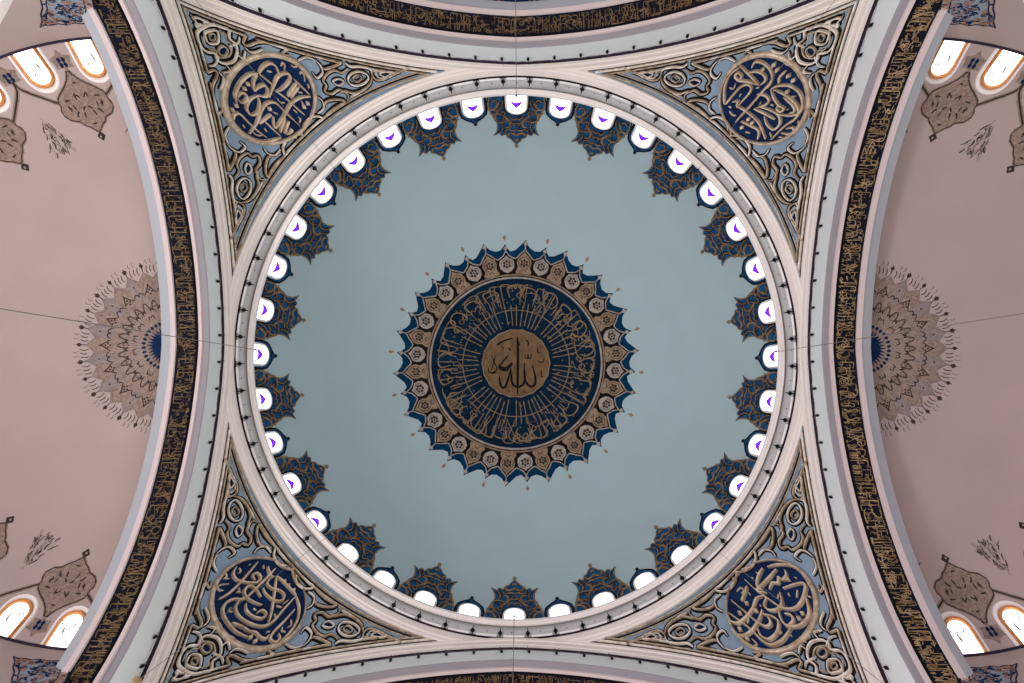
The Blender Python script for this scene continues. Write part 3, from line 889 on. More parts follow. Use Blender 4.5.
for key, ((ox, oy), (sx, sy), (ax, ay, arx, ary), (bx, by, brx, bry), strokes, dots, smalls) in ROUND.items():
    def cv(c, ox=ox, oy=oy): return [hit(ox + x / 6.208, oy + y / 6.208, z_pend, 24, 34.95) for x, y in c]
    o_ = cv([(ax + arx * math.cos(t), ay + ary * math.sin(t)) for t in np.linspace(0, 2 * PI, 73)[:-1]])
    i_ = cv([(bx + brx * math.cos(t), by + bry * math.sin(t)) for t in np.linspace(0, 2 * PI, 73)[:-1]])
    c = cv([(ax, ay)])[0]; org = M_pend(c[0], c[1], 0)
    rpts[key] = (c, o_)
    root = empty('calligraphy_roundel', org); tag(root, LBL[key], 'calligraphy roundel', 'calligraphy roundels on the pendentives')
    mb = MB(); n = 72
    rows = [(0.0, 0.0), (0.03, .13), (.30, .20), (.75, .17), (.96, .06), (1.0, .02)]
    for t, h in rows:
        for p, q in zip(o_, i_):
            mb.v.append(M_pend(p[0] * (1 - t) + q[0] * t, p[1] * (1 - t) + q[1] * t, h))
    for a in range(len(rows) - 1):
        for j in range(n):
            jj = (j + 1) % n; mb.f.append((a * n + j, a * n + jj, (a + 1) * n + jj, (a + 1) * n + j)); mb.mi.append(0)
    mb.build('rim', 'gold', root, smooth=True, origin=org)
    mb = MB(); fill(mb, i_, M_pend, .02, step=.4); mb.build('navy_disc', 'navy', root, origin=org)
    mb = MB(); w = .105
    for s in strokes: ribbon(mb, cv(s), w, M_pend, .02, .17, n=6, calli=True, taper=.45)
    for s in smalls: ribbon(mb, cv(s), .06, M_pend, .02, .09, n=4, taper=.5)
    for d in dots: blob(mb, cv([d])[0], .10, M_pend, .02, .12, k=4, rot=.6)
    mb.build('lettering', 'letterpale', root, origin=org)

# ------------------------------------------------------------------ arabesque relief of the pendentives
def WC(c): return [hit(280 + x / 5.69, 30 + y / 5.69, z_pend, 24, 34.95) for x, y in c]
def CC(c): return [hit(130 + x / 5.69, y / 5.69, z_pend, 24, 34.95) for x, y in c]


WING = [  # (closed, width, material, points)
    (1, .11, 1, WC([(520, 236), (560, 206), (610, 198), (655, 215), (690, 240), (640, 278), (590, 294), (540, 276)])),
    (1, .08, 0, WC([(565, 243), (600, 222), (650, 241), (605, 266)])), (0, .10, 1, WC([(690, 240), (722, 224), (748, 240), (722, 258), (692, 242)])), 
    (0, .12, 0, WC([(520, 236), (502, 205), (450, 188), (402, 205), (372, 182), (368, 150)])), (0, .12, 1, WC([(522, 262), (512, 300), (472, 340), (420, 357), (370, 345), (340, 352)])),
    (1, .10, 0, WC([(385, 275), (405, 245), (445, 232), (485, 245), (502, 270), (480, 298), (440, 313), (400, 305)])), (1, .08, 1, WC([(413, 272), (437, 250), (464, 270), (437, 292)])),
    (0, .12, 1, WC([(385, 215), (350, 240), (310, 226), (270, 243), (243, 285), (262, 312), (253, 346), (295, 360), (335, 337), (385, 365), (392, 408)])), (1, .08, 0, WC([(298, 290), (330, 274), (362, 290), (333, 312)])),
    (0, .12, 1, WC([(225, 190), (250, 218), (300, 205), (345, 176), (325, 150), (285, 156), (250, 140), (222, 152)])), (0, .10, 0, WC([(198, 165), (228, 200), (240, 240), (208, 270), (180, 235)])),
    (0, .12, 1, WC([(242, 442), (262, 405), (320, 392), (374, 410), (350, 442), (300, 448), (260, 478)])), (0, .09, 0, WC([(205, 375), (238, 400), (246, 445), (212, 472)])),
    (0, .12, 0, WC([(140, 562), (150, 515), (195, 488), (242, 500), (226, 542), (178, 560)])), (0, .09, 1, WC([(250, 505), (300, 480), (345, 455)])),
    (0, .12, 1, WC([(15, 665), (48, 612), (100, 593), (142, 610), (120, 652), (76, 665)])), (0, .09, 0, WC([(100, 170), (150, 150), (195, 168)])),
    (0, .11, 1, WC([(-5, 78), (50, 60), (100, 82), (150, 112), (205, 108)])), (0, .09, 0, WC([(108, 98), (140, 82), (165, 108), (132, 128)])),
    (0, .10, 0, WC([(60, 700), (100, 680), (150, 690)])), (0, .09, 0, WC([(180, 575), (215, 590), (250, 560)])), (0, .08, 0, WC([(400, 375), (440, 372), (470, 350)])),
    (0, .08, 1, WC([(290, 480), (265, 520), (230, 555)])), (0, .08, 0, WC([(175, 130), (215, 120), (250, 125)])), (0, .08, 0, WC([(430, 175), (480, 180), (520, 205), (570, 185)])),
    (0, .11, 1, CC([(560, 168), (592, 150), (640, 165), (656, 202), (640, 240), (668, 256), (722, 236), (762, 214), (805, 222)])), (0, .09, 0, CC([(648, 262), (680, 292), (722, 290), (752, 274)])),
    (0, .09, 1, CC([(700, 172), (742, 200), (792, 196)])), (0, .11, 0, CC([(790, 242), (830, 225), (882, 244), (872, 276)])), (0, .09, 1, CC([(830, 210), (882, 204), (930, 226), (1000, 232)])),
    (0, .10, 0, CC([(930, 262), (980, 270), (1024, 300)])), (0, .09, 0, CC([(602, 300), (640, 330), (652, 285)])), (0, .08, 0, CC([(480, 118), (540, 112), (600, 128)])), (0, .07, 0, CC([(560, 260), (610, 240), (620, 205)])),
    (0, .08, 1, CC([(900, 275), (860, 300), (905, 310)])), (0, .08, 0, CC([(610, 350), (650, 362), (690, 330)])),
]
CORNER = [
    (1, .13, 0, CC([(378, 190), (400, 160), (460, 136), (525, 132), (560, 168), (563, 215), (600, 250), (606, 300), (585, 346), (530, 358), (490, 336), (480, 300), (430, 290), (395, 250)])),
    (1, .10, 0, CC([(425, 178), (485, 168), (500, 200), (493, 240), (445, 243), (425, 208)])), (1, .07, 1, CC([(447, 192), (475, 188), (480, 218), (454, 224)])),
    (1, .10, 1, CC([(500, 275), (525, 258), (552, 280), (535, 312), (508, 305)])), (1, .09, 0, CC([(352, 100), (376, 92), (392, 76), (412, 92), (438, 100), (418, 120), (420, 142), (396, 134), (370, 148), (374, 122)])),
    (0, .08, 1, CC([(325, 60), (345, 84), (362, 100)])), (0, .09, 0, CC([(398, 150), (420, 168)])),
]
EXTRA = []
rnd = random.Random(4)
allp = []
for L in (WING, CORNER):
    for cl, w, m, p in L: allp += smooth_line(p, 3, bool(cl))
allp = [(abs(x), abs(y)) for x, y in allp]
allp = allp + [(y, x) for x, y in allp]
cA, oA = rpts['A']; cA = (abs(cA[0]), abs(cA[1])); RA = 2.05
tries = 0
while tries < 5000 and len(EXTRA) < 52:
    tries += 1
    x = rnd.uniform(8.2, 12.0); y = rnd.uniform(2.0, 12.0)
    if y > x: continue
    if math.hypot(x, y) < 13.25 or x > 11.75 or math.hypot(x - cA[0], y - cA[1]) < RA + .12: continue
    if min((x - a) ** 2 + (y - b) ** 2 for a, b in allp) < .15: continue
    a = rnd.uniform(0, 2 * PI); l = rnd.uniform(.22, .34); sg = rnd.choice((-1, 1))
    pts = [(x + l * .9 * math.cos(a) * t - sg * .26 * math.sin(a) * (t * t - .5), y + l * .9 * math.sin(a) * t + sg * .26 * math.cos(a) * (t * t - .5)) for t in (-1, -.4, .2, .8, 1.0)]
    if any(math.hypot(*p) < 13.2 or p[0] > 12.05 for p in pts): continue
    EXTRA.append((0, .08, rnd.choice((0, 1)), pts)); allp += pts + [(q, p) for p, q in pts]


QUAD = (('A', -1, -1, 'upper left, lit with white glints'), ('B', 1, -1, 'upper right, mostly tan and blue'), ('C', -1, 1, 'lower left, pale stems'), ('D', 1, 1, 'lower right, golden brown stems'))
for key, sx, sy, words_ in QUAD:
    c = rpts[key][0]; org = M_pend(sx * 9.9, sy * 9.9, 0)
    root = empty('scrollwork_relief', org); tag(root, 'gilded leaf scrollwork on the pendentive at ' + words_, 'scrollwork', 'gilded scrollwork of the pendentives')
    cr_, orr = rpts[key]; rr = 1.9
    def put(mbs, cl, w, m, pts, sx=sx, sy=sy, swap=False):
        q = [((abs(b), abs(a)) if swap else (abs(a), abs(b))) for a, b in pts]
        q = [(min(a, 12.04), min(b, 12.04)) for a, b in q]
        q = [(a * max(1, 13.14 / math.hypot(a, b)), b * max(1, 13.14 / math.hypot(a, b))) if min(a, b) > 4.4 else (a, b) for a, b in q]
        q = [(sx * a, sy * b) for a, b in q]
        L = smooth_line(q, 4, bool(cl)); dk, tp = mbs
        ribbon(dk, L, w * 1.7, M_pend, .004, .035, raw=True, closed=bool(cl), taper=.5)  # dark underlay: painted outline, with the relief's shadow also put into its colour
        ribbon(tp, L, w * .56, M_pend, .03, .14, mi=m, raw=True, closed=bool(cl), taper=.4)
        if cl:
            cx_ = sum(p[0] for p in L) / len(L); cy_ = sum(p[1] for p in L) / len(L)
            L2 = [(cx_ + (p[0] - cx_) * .70, cy_ + (p[1] - cy_) * .70) for p in L]
            if w > .1: ribbon(tp, L2, w * .36, M_pend, .0, .06, mi=1 - m, raw=True, closed=True)
        elif w > .105 and swap is None:
            L3 = []
            for i_ in range(len(L)):
                a_, b_ = L[max(i_ - 1, 0)], L[min(i_ + 1, len(L) - 1)]
                tx, ty = b_[0] - a_[0], b_[1] - a_[1]; l_ = math.hypot(tx, ty) or 1
                o_ = w * 1.35 * (1 if swap == (sx * sy > 0) else -1); L3.append((L[i_][0] - ty / l_ * o_, L[i_][1] + tx / l_ * o_))
            ribbon(tp, L3[1:-1], w * .38, M_pend, .0, .06, mi=1 - m, raw=True, taper=.3)

    def motif(name, items, swaps):
        mbs = (MB(), MB())
        for cl, w, m, p in items:
            for sw_ in swaps: put(mbs, cl, w, m, p, swap=sw_)
        top_ = mbs[1].build(name, ['pale', 'gold'], root, origin=org)
        mbs[0].build('outline_pattern', 'dark', top_)

    for swp in (False, True):
        motif('palmette', WING[:8], (swp,)); motif('lobed_leaf', WING[8:10], (swp,))
        motif('stem_pattern', WING[10:], (swp,)); motif('small_leaf_pattern', EXTRA, (swp,))
    motif('corner_blossom', CORNER, (False,))
    # trefoils
    mb = MB()
    for p, r in ((WC([(605, 250)])[0], .13), (WC([(330, 294)])[0], .14), (CC([(525, 284)])[0], .15)):
        for q in ((abs(p[0]), abs(p[1])), (abs(p[1]), abs(p[0]))):
            for j in range(3): blob(mb, (sx * (q[0] + .08 * math.cos(2.1 * j)), sy * (q[1] + .08 * math.sin(2.1 * j))), r * .6, M_pend, .0, .05, k=6)
    mb.build('trefoil_pattern', 'navy', root, origin=org)
    # borders
    def edge(off):
        out = []
        x = PX - off
        for i in range(61):
            t = i / 60; rb = 12.70 + off * .6
            y0 = math.sqrt(max(rb * rb - x * x, 0)); y = y0 + (x - y0) * t; out.append((x, y))
        return out
    for nm, m, off, w, h in (('border_line', 'dark', .0, .03, .03), ('border_band', 'pale', .055, .08, .07), ('border_line', 'dark', .11, .03, .03), ('border_line', 'gold', .15, .05, .07)):
        mb = MB()
        e = edge(off)
        L = [(sx * a, sy * b) for a, b in e] + [(sx * b, sy * a) for a, b in reversed(e[:-1])]
        ribbon(mb, L, w, M_pend, 0, h, raw=True, taper=1); mb.build(nm, m, root, origin=org)
    for nm, m, off, w, h in (('border_line', 'gold', 0.0, .065, .08), ('border_line', 'dark', .085, .05, .06), ('border_line', 'gold', .14, .04, .07), ('margin', 'rborder', -.17, .26, .03)):
        mb = MB(); L = []
        for ph in np.linspace(0, PI / 2, 181):
            rr = 12.97 + off - .33 * math.cos(2 * ph) ** 2
            if max(rr * math.cos(ph), rr * math.sin(ph)) < PX - .12 and (off >= 0 or rr > 12.74): L.append((sx * rr * math.cos(ph), sy * rr * math.sin(ph)))
        ribbon(mb, L, w, M_pend, 0, h, raw=True, taper=1); mb.build(nm, m, root, origin=org)

# ------------------------------------------------------------------ half dome windows, cartouches, sprays, medallions
MS = M_semi_local


def ML(a, r, h=0.0):            # a metres aside of the axis, r distance from the half dome's centre; axis along +x
    x, y, z = MS(SXC + math.sqrt(max(r * r - a * a, 0)) if False else SXC + r * math.cos(a / max(r, .1)), r * math.sin(a / max(r, .1)), h)
    return (x - SXC, y, z)


PP = {}


def semi_place(o, side, beta, p):
    """turn a piece built on the +x axis about the half dome's centre"""
    base = {'right': 0.0, 'left': PI, 'top': -PI / 2, 'bottom': PI / 2}[side]
    cx, cy = {'right': (SXC, 0), 'left': (-SXC, 0), 'top': (0, -SXC), 'bottom': (0, SXC)}[side]
    a = base + beta; c, s = math.cos(a), math.sin(a)
    o.location = (cx + p[0] * c - p[1] * s, cy + p[0] * s + p[1] * c, p[2]); o.rotation_euler = (0, 0, a)


def semi_root(name, r):
    p = ML(0, r); o = empty(name, p); PP[o.name] = p; return o, p


sw, org = semi_root('window_37', 10.2)
def arch_outline(w, apex, base=10.43): 
    sp = apex + w * .8
    return [(-w, base), (-w, sp)] + [(-w * math.cos(a), sp - (sp - apex) * math.sin(a)) for a in np.linspace(0, PI, 15)[1:-1]] + [(w, sp), (w, base)]
mb = MB(); fill(mb, arch_outline(.36, 9.62), ML, .02, step=.3); mb.build('pane', 'pane', sw, origin=org)
mb = MB(); ribbon(mb, arch_outline(.40, 9.57), .095, ML, 0, .10, raw=True, taper=1); mb.build('orange_frame', 'orange', sw, origin=org)
mb = MB(); ribbon(mb, arch_outline(.52, 9.44), .13, ML, 0, .05, raw=True, taper=1); mb.build('reveal', 'white', sw, origin=org)
mb = MB(); rnd = random.Random(2)
for j in range(9):
    x = -.28 + .07 * j; ribbon(mb, [(x * .6, 10.2), (x + rnd.uniform(-.05, .05), 9.98), (x * 1.05 + rnd.uniform(-.06, .06), 9.78)], .026, ML, .02, .035, n=3)
    ribbon(mb, [(x, 9.98), (x + rnd.uniform(-.1, .1), 9.85)], .022, ML, .02, .035, n=3)
mb.build('tracery', 'twig', sw, origin=org)  # strokes over the pane stand for tree branches seen outside
tag(sw, 'tall round headed bright window with orange frame in the half dome', kind='structure')
HP = [(0.04, 9.78), (0.18, 9.6), (0.38, 9.45), (0.65, 9.31), (0.84, 9.19), (0.88, 9.08), (0.87, 8.98), (0.93, 8.88), (0.92, 8.74), (0.77, 8.58), (0.5, 8.49), (0.38, 8.37), (0.2, 8.26), (0.05, 8.12)]


def build_cart():
    root, org = semi_root('stencil_cartouche', 8.9)
    poly = [(a, r) for a, r in HP] + [(-a, r) for a, r in reversed(HP)]
    mb = MB(); fill(mb, poly, ML, .012, step=.35, h0=0); body = mb.build('body', 'taupe', root, origin=org)
    mb = MB(); ribbon(mb, poly, .09, ML, 0, .02, raw=True, closed=True); mb.build('shadow_line', 'taupe', root, origin=org)  # wider edge line in the same taupe as the body
    mb = MB(); ribbon(mb, poly, .045, ML, .01, .03, raw=True, closed=True)
    mb.build('outline', 'brown', root, origin=org)
    mb = MB(); rnd = random.Random(9)
    for a, r, da, dr in ((-.25, 9.2, .18, -.1), (.2, 9.25, .02, -.18), (.45, 9.1, .2, -.02), (-.45, 8.95, .04, -.15), (.05, 8.85, .12, -.1), (-.15, 8.72, -.06, -.16), (.35, 8.75, .12, -.14), (.0, 9.5, .05, -.03), (-.6, 8.8, .05, .12), (.6, 8.85, .02, .12), (0.0, 8.35, .06, .02)):
        for q in (1, -1): ribbon(mb, [(q * a, r), (q * (a + da * .6), r + dr * .3), (q * (a + da), r + dr)], .045 + .02 * rnd.random(), ML, .012, .03, n=3, taper=.2)
    mb.build('leaf_pattern', 'brown', body)
    mb = MB()
    for j in range(70):
        k = rnd.randrange(1, len(HP) - 1); a = rnd.uniform(-.88, .88) * HP[k][0]; r = HP[k][1] + rnd.uniform(-.05, .05); t = rnd.uniform(0, 6.3)
        ribbon(mb, [(a, r), (a + .07 * math.cos(t), r + .07 * math.sin(t)), (a + .1 * math.cos(t + .9), r + .1 * math.sin(t + .9))], .014, ML, .012, .022, n=2)
    mb.build('vein_pattern', 'lightline', body)
    mb = MB(); blob(mb, (0, 7.97), .16, ML, 0, .03, k=4); blob(mb, (0, 7.88), .07, ML, 0, .03, k=4)
    f = mb.build('finial', 'brown', root, origin=org); mb = MB(); blob(mb, (-.02, 7.96), .045, ML, .03, .045, k=4); mb.build('finial_eye', 'lightline', f)
    for q in (1, -1):
        L = [(q * a, r) for a, r in ((.88, 9.08), (1.12, 9.22), (1.38, 9.38), (1.65, 9.55), (1.86, 9.72), (1.93, 9.9))]
        mb = MB(); ribbon(mb, L, .13, ML, 0, .012, n=4, taper=1); br_ = mb.build('branch', 'taupe', root, origin=org)
        mb = MB(); ribbon(mb, L, .05, ML, .01, .03, n=4, taper=1); mb.build('branch_line', 'brown', br_)
        mb = MB(); ribbon(mb, [(q * .06, 9.8), (q * .1, 9.72), (q * .04, 9.66)], .03, ML, 0, .03); mb.build('neck_line', 'brown', root, origin=org)
    return tag(root, 'brown stencilled cartouche between half dome windows', 'cartouche')


def build_diamond():
    root, org = semi_root('stencil_star', 10.02)
    mb = MB(); fill(mb, [(0, 10.30), (.12, 10.17), (.36, 10.12), (.28, 9.97), (.3, 9.86), (.08, 9.86), (0, 9.74), (-.08, 9.86), (-.3, 9.86), (-.28, 9.97), (-.36, 10.12), (-.12, 10.17)], ML, .012, step=.4, h0=0); mb.build('ground', 'taupe', root, origin=org)
    mb = MB()
    for da, dr in ((.075, .06), (-.075, .06), (.075, -.06), (-.075, -.06)): blob(mb, (da, 10.0 + dr), .07, ML, .012, .03, k=6)
    mb.build('flower', 'navy', root, origin=org)
    return tag(root, 'small kite shaped stencil with a navy four petal flower', 'stencil')


def build_spray():
    root, org = semi_root('stencil_spray', 8.3)
    rnd = random.Random(6); a_, b_ = MB(), MB()
    for j in range(85):
        t = rnd.random(); r = 8.8 - t * .95; wd = .06 + .36 * min(1, t * 1.4) * (1.15 - .4 * t); a = rnd.uniform(-wd, wd)
        pts = [(a, r), (a * 1.15 + rnd.uniform(-.03, .03), r - .08), (a * 1.25 + rnd.uniform(-.06, .06), r - .17)]
        ribbon(a_ if j % 2 == 0 else b_, pts, .024 + .02 * rnd.random(), ML, 0, .02, n=3, taper=.3)
    ribbon(b_, [(0, 8.86), (0, 8.6), (.03, 8.2)], .03, ML, 0, .02); blob(b_, (0, 8.86), .05, ML, 0, .02)
    a_.build('leaf_pattern', 'brown', root, origin=org); b_.build('stem_pattern', 'lightline', root, origin=org)
    return tag(root, 'spray', 'stencil')


cart, star, spray = build_cart(), build_diamond(), build_spray()
wn_ = 37
sw0 = sw
pend_list = []
for side in ('left', 'right'):
    for k in range(16):
        ang = -84.2 + 168.4 * k / 15
        o = sw0 if wn_ == 37 else copy_tree(sw0)
        semi_place(o, side, math.radians(ang), PP['window_37']); o.name = 'window_%d' % wn_; wn_ += 1
        o['label'] = 'tall round headed bright window with orange frame in the %s half dome' % side
first = {}
for side in ('left', 'right'):
    for vert in ('upper', 'lower'):
        # on the left side the turn is by 180 degrees, so positive angles run upward in the photo
        s = (1 if vert == 'upper' else -1) if side == 'left' else (-1 if vert == 'upper' else 1)
        for proto, deg, lab, grp in ((cart, 78.45, 'complete brown cartouche between two windows, %s %s half dome' % (vert, side), 'brown stencilled cartouches'),
                                     (cart, 55.95, 'brown cartouche cut by the %s edge of the view, %s half' % (side, vert), 'brown stencilled cartouches'),
                                     (star, 78.45, 'kite stencil with navy flower beside the arch, %s %s half dome' % (vert, side), 'kite stencils with navy flowers'),
                                     (star, 67.2, 'kite stencil with navy flower near the %s edge of the view, %s half' % (side, vert), 'kite stencils with navy flowers'),
                                     (spray, 67.2, 'feathery leaf spray painted alone on the %s %s half dome' % (vert, side), 'feathery leaf sprays'),
                                     (spray, 88.6, 'sliver of a leaf spray peeping beside the arch, %s %s half dome' % (vert, side), 'feathery leaf sprays')):
            key = proto.name
            if key in first: o = copy_tree(proto)
            else: first[key] = 1; o = proto
            semi_place(o, side, math.radians(s * deg), PP[proto.name]); o['label'] = lab; o['group'] = grp


def build_fan(side):
    T = SIDES[side]
    Cx = 14.2
    def MF(u, v, h=0.0): return T(MS(Cx + u, v, h))
    def P(r, d): a = math.radians(d); return (r * math.cos(a), r * math.sin(a))
    org = MF(.05, 0)
    root = empty('fan_medallion', org)
    tag(root, {'left': 'brown half round lotus medallion against the left arch', 'right': 'brown half round lotus medallion against the right arch', 'top': 'dark half round medallion barely peeping over the top arch'}[side], 'medallion', 'half round medallions of the half domes')
    st = 12.2
    out = [P(.03, -89)]
    out = []
    for k in range(-7, 8):
        d = k * st
        out += [P(2.78, d - st / 2), P(2.86, d - st * .36), P(3.0, d - st * .12), P(3.16 if k % 2 else 3.08, d), P(3.0, d + st * .12), P(2.86, d + st * .36)]
    out.append(P(2.78, 7.5 * st)); out = out + [P(.05, 90), P(.05, -90)]
    mb = MB(); fill(mb, out, MF, .012, step=.5, h0=0); ground = mb.build('ground', 'taupe', root, origin=org)
    mb = MB(); ribbon(mb, out[:-2], .05, MF, .01, .025, raw=True); mb.build('scalloped_edge', 'taupe2', root, origin=org)
    for k in range(-7, 8):
        d = k * st; odd = k % 2
        mb = MB(); L = [P(2.05, d), P(2.25, d - 4.6), P(2.6, d - 5.2), P(2.9, d - 2.6), P(3.08, d), P(2.9, d + 2.6), P(2.6, d + 5.2), P(2.25, d + 4.6)]
        fill(mb, L, MF, .02, step=.5, h0=.01); pt = mb.build('petal', 'taupe2' if odd else 'taupe', root, origin=org)
        mb = MB()
        for q in (-1, 1): ribbon(mb, [P(2.22, d + q * 5.6), P(2.36, d + q * 3.2), P(2.34 if odd else 2.5, d + q * .8), P(2.24 if odd else 2.62, d)], .055, MF, .015, .032, n=3)
        if odd:
            blob(mb, P(2.66, d), .0501, MF, .015, .03)
        else:
            for j in range(4): blob(mb, P(2.3 + .09 * math.cos(j * PI / 2), d + 2.1 * math.sin(j * PI / 2)), .052, MF, .015, .032)
        mb.build('petal_line_pattern', 'brown', pt)
        mb = MB(); blob(mb, P(3.34, d), .10 if odd else .085, MF, 0, .03, k=5, rot=math.radians(d)); ribbon(mb, [P(3.1, d), P(3.34, d), P(3.46, d)], .035, MF, 0, .03); mb.build('finial', 'brown', root, origin=org)
        mb = MB()
        for e in (3.4, 6.1, 8.8): ribbon(mb, [P(3.0 + .05 * (e == 6.1), d + e), P(3.15, d + e + .7), P(3.32, d + e - .3)], .036, MF, 0, .02, n=3, taper=.2)
        for e in (4.6, 7.6): ribbon(mb, [P(3.36, d + e), P(3.48, d + e + .9), P(3.56, d + e)], .014, MF, 0, .015, n=3, taper=.2)
        mb.build('tendril_pattern', 'brown', root, origin=org)
    # middle rows
    ml, lt = MB(), MB()
    for k in range(-7, 8):
        d = k * st; m = k % 2
        for q in (-1, 1):
            ribbon(ml, [P(1.95, d), P(1.8, d + q * 3.0), P(1.55, d + q * 4.2), P(1.72, d + q * 6.1)], .052, MF, .012, .03, n=3)
            if m: ribbon(ml, [P(1.30, d), P(1.38, d + q * 3.4), P(1.2, d + q * 5.8)], .048, MF, .012, .03, n=3)
            ribbon(lt, [P(.9, d + q * 1.2), P(1.5, d + q * 2.0), P(2.0, d + q * 4.4), P(2.45, d + q * 3.6), P(2.8, d)], .03, MF, .012, .028, n=4)
            ribbon(lt, [P(.85, d), P(1.15, d + q * 4.0), P(1.6, d + q * 5.4), P(2.1, d + q * 6)], .028, MF, .012, .026, n=4)
        if not m:
            for j in range(8): blob(ml, P(1.62 + .1 * math.cos(j * PI / 4), d + 3.2 * math.sin(j * PI / 4)), .03, MF, .012, .03)
    ml.build('line_pattern', 'brown', ground); lt.build('pale_line_pattern', 'lightline', ground)
    mb = MB(); star_ = []
    for k in range(-8, 9): star_ += [P(.56, (k - .5) * 11), P(.80, k * 11)]
    star_ = star_[1:]
    fill(mb, star_ + [P(.02, 90), P(.02, -90)], MF, .03, step=.4, h0=.01); mb.build('navy_star', 'navy', root, origin=org)
    mb = MB()
    for k in range(-8, 8): blob(mb, P(.93, (k + .5) * 11), .10, MF, .012, .032, k=4, rot=math.radians((k + .5) * 11))
    mb.build('diamond_pattern', 'navy', root, origin=org)
    mb = MB()
    for k in range(-8, 8):
        d = (k + .5) * 11
        for q in (-1, 1): ribbon(mb, [P(.70, d), P(.93, d + q * 7.2), P(1.16, d)], .026, MF, .012, .035, n=1, raw=True)
    mb.build('lattice_pattern', 'lightline', root, origin=org)
    return root


for s_ in ('left', 'right', 'top'): build_fan(s_)

# closing walls beside the half domes, and the tiled spandrels below their windows
for side in ('left', 'right', 'top', 'bottom'):
    T = SIDES[side]; mb = MB()
    for q in (-1, 1): mb.add([T((14.12, q * 10.4, 29.5)), T((14.12, q * 13.2, 29.5)), T((14.12, q * 13.2, 12)), T((14.12, q * 10.4, 12))], [(0, 1, 2, 3)])
    tag(mb.build('wall_' + side + '_return', 'semi'), 'flat wall return beside the %s half dome' % side, kind='structure')


def hit_wall(u, v):
    d = ray(u, v); s = 1 if d[0] > 0 else -1
    lo, hi = 12.0, SZB + 3
    g = lambda z: math.hypot(abs(CAMP[0] + d[0] * z) - SXC, CAMP[1] + d[1] * z) - SRR
    for _ in range(40):
        m = (lo + hi) / 2
        x = CAMP[0] + d[0] * m; y = CAMP[1] + d[1] * m
        if math.hypot(abs(x) - SXC, y) < SRR: lo = m
        else: hi = m
    z = (lo + hi) / 2; x = CAMP[0] + d[0] * z; y = CAMP[1] + d[1] * z
    return (math.atan2(abs(y), abs(x) - SXC) * SRR, z)


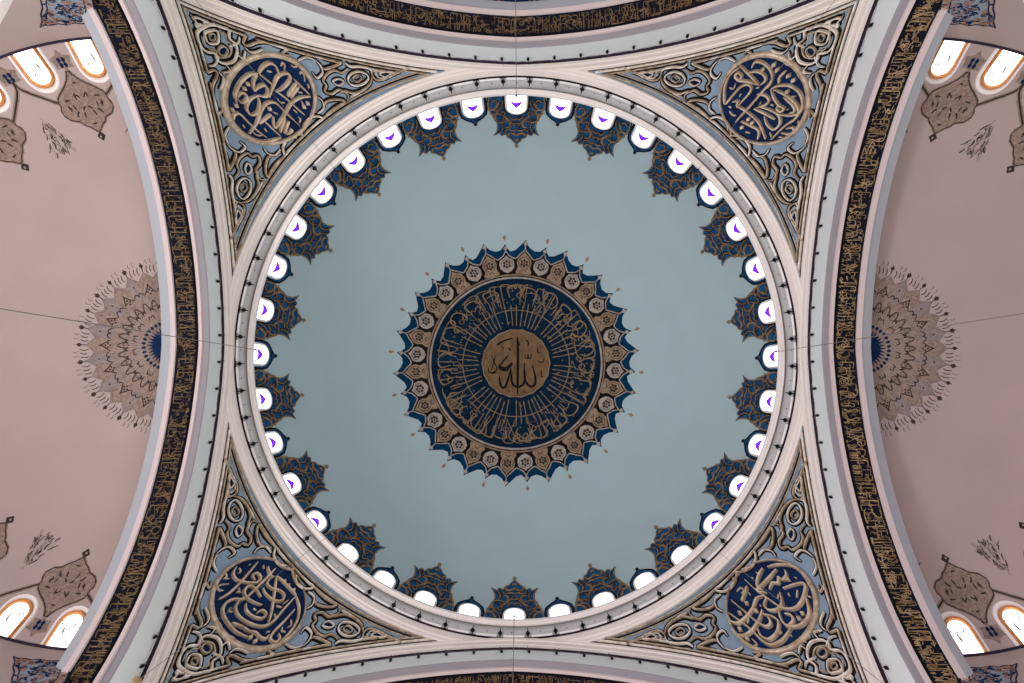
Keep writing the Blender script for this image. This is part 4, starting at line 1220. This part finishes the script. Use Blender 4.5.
SPP = [(230, 152), (240, 118), (232, 80), (242, 45), (232, 0), (240, -60), (300, -110), (430, -110), (520, -20), (540, 60), (520, 120), (470, 132), (420, 128), (380, 140), (330, 132), (290, 142), (255, 140)]
for side in ('left', 'right'):
    for vert in ('upper', 'lower'):
        T = SIDES[side]; sy = -1 if vert == 'upper' else 1
        def MW(u, z, h=0.0, T=T, sy=sy): a = u / SRR; return T((SXC + (SRR - h) * math.cos(a), sy * (SRR - h) * math.sin(a), z))
        poly = [hit_wall(x / 5.69, y / 5.69) for x, y in SPP]
        c = (sum(p[0] for p in poly) / len(poly), sum(p[1] for p in poly) / len(poly)); org = MW(c[0], c[1])
        root = empty('painted_spandrel', org); tag(root, 'blue and copper scroll spandrel at the %s %s corner, below the windows' % (vert, side), 'spandrel', 'painted spandrels under the half domes')
        mb = MB(); fill(mb, poly, MW, .012, step=.4, h0=0); g = mb.build('ground', 'lightline', root, origin=org)
        inner = [(c[0] + (p[0] - c[0]) * .74, c[1] + (p[1] - c[1]) * .74) for p in poly]
        mb = MB(); fill(mb, inner, MW, .02, step=.4, h0=.01); mb.build('blue_field', 'rblue', root, origin=org)
        mb = MB(); ribbon(mb, poly, .05, MW, .01, .03, raw=True, closed=True); ribbon(mb, inner, .05, MW, .01, .035, raw=True, closed=True); mb.build('outline', 'navy', root, origin=org)
        rnd = random.Random(12); a_, b_ = MB(), MB()
        xs = [p[0] for p in poly]; ys = [p[1] for p in poly]
        def ins(x, y):
            r_ = False; j = len(poly) - 1
            for i in range(len(poly)):
                if (poly[i][1] > y) != (poly[j][1] > y) and x < (poly[j][0] - poly[i][0]) * (y - poly[i][1]) / (poly[j][1] - poly[i][1]) + poly[i][0]: r_ = not r_
                j = i
            return r_
        n_ = 0
        while n_ < 210:
            x, y = rnd.uniform(min(xs), max(xs)), rnd.uniform(min(ys), max(ys))
            if not ins(x, y): continue
            n_ += 1; t = rnd.uniform(0, 6.3); l = .16
            pts = [(x + l * math.cos(t + k * .9) * k / 3, y + l * math.sin(t + k * .9) * k / 3) for k in range(4)]
            pts = [p for p in pts if ins(*p)]
            if len(pts) > 2: ribbon(a_ if n_ % 2 else b_, pts, .035, MW, .02, .045, n=3)
        a_.build('scroll_pattern', 'copper', root, origin=org); b_.build('leaf_pattern', 'navy', root, origin=org)
        mb = MB(); L = [hit_wall(x, y) for x, y in ((-22, 62), (-10, 40), (0, 22), (8, 6), (14, -10), (18, -30))]
        L = [(p[0] - .25, p[1] - .6) for p in L]
        ribbon(mb, L, 1.3, MW, 0, .12, taper=1)
        ob = mb.build('trim_%d' % (10 + (side == 'right') * 2 + (vert == 'lower')), 'white', None); tag(ob, 'pale archivolt at the %s %s corner under the half dome' % (vert, side), kind='structure')

# ------------------------------------------------------------------ cables hanging straight down from the ring
DN = ['right', 'lower right', 'bottom', 'lower left', 'left', 'upper left', 'top', 'upper right']
for k in range(8):
    a = PI / 4 * k; p = (11.5 * math.cos(a), 11.5 * math.sin(a))
    root = empty('hanging_cable', (p[0], p[1], 35.3)); tag(root, 'thin cable hanging from the dome ring at its %s side' % DN[k], 'cable', 'cables hanging from the dome ring')
    mb = MB(); tube(mb, [(0, 0, 0), (0, 0, -15), (0, 0, -31)], .013 if k % 2 == 0 else .008, 5); mb.build('wire', 'wire', root)
    mb = MB(); lathe(mb, [(0, .04), (.05, .02), (.05, -.04), (.02, -.08)], Matrix.Identity(4), 8); mb.build('anchor', 'iron', root)
q = (-11.5 * math.cos(PI / 4), 11.5 * math.sin(PI / 4), 17.75)
root = empty('hanging_lantern', q); tag(root, 'brown lantern on the lower left cable, cut by the bottom edge', 'lantern')
ax = Matrix.Identity(4)
mb = MB(); lathe(mb, [(0, .12), (.04, .10), (.06, .06), (.11, .035), (.12, 0), (.08, -.06), (.035, -.11), (0, -.125)], ax, 10); mb.build('body', 'gold2', root)
mb = MB(); lathe(mb, [(0, .20), (.02, .19), (.02, .10), (0, .09)], ax, 8); mb.build('cap', 'gold2', root)

# ------------------------------------------------------------------ dome and ring pieces shifted and slightly spread to line up in the camera view
for o in list(COL.objects):
    if o.parent is not None: continue
    c_ = o.get('category', '')
    if o.name in ('ceiling', 'dome_medallion'): k_, dy, full = 1.008, .13, True
    elif o.name in ('trim_1', 'lamp_rail'): k_, dy, full = 1.005, .05, True
    elif c_ in ('window crest', 'window surround') or (o.name.startswith('window_') and o.get('kind') == 'structure' and int(o.name.split('_')[1]) <= 36): k_, dy, full = 1.008, .13, False
    elif c_ == 'lamp bracket': k_, dy, full = 1.005, .05, False
    else: continue
    o.location = (o.location.x * k_, o.location.y * k_ + dy, o.location.z)
    if full: o.scale = (k_, k_, 1)
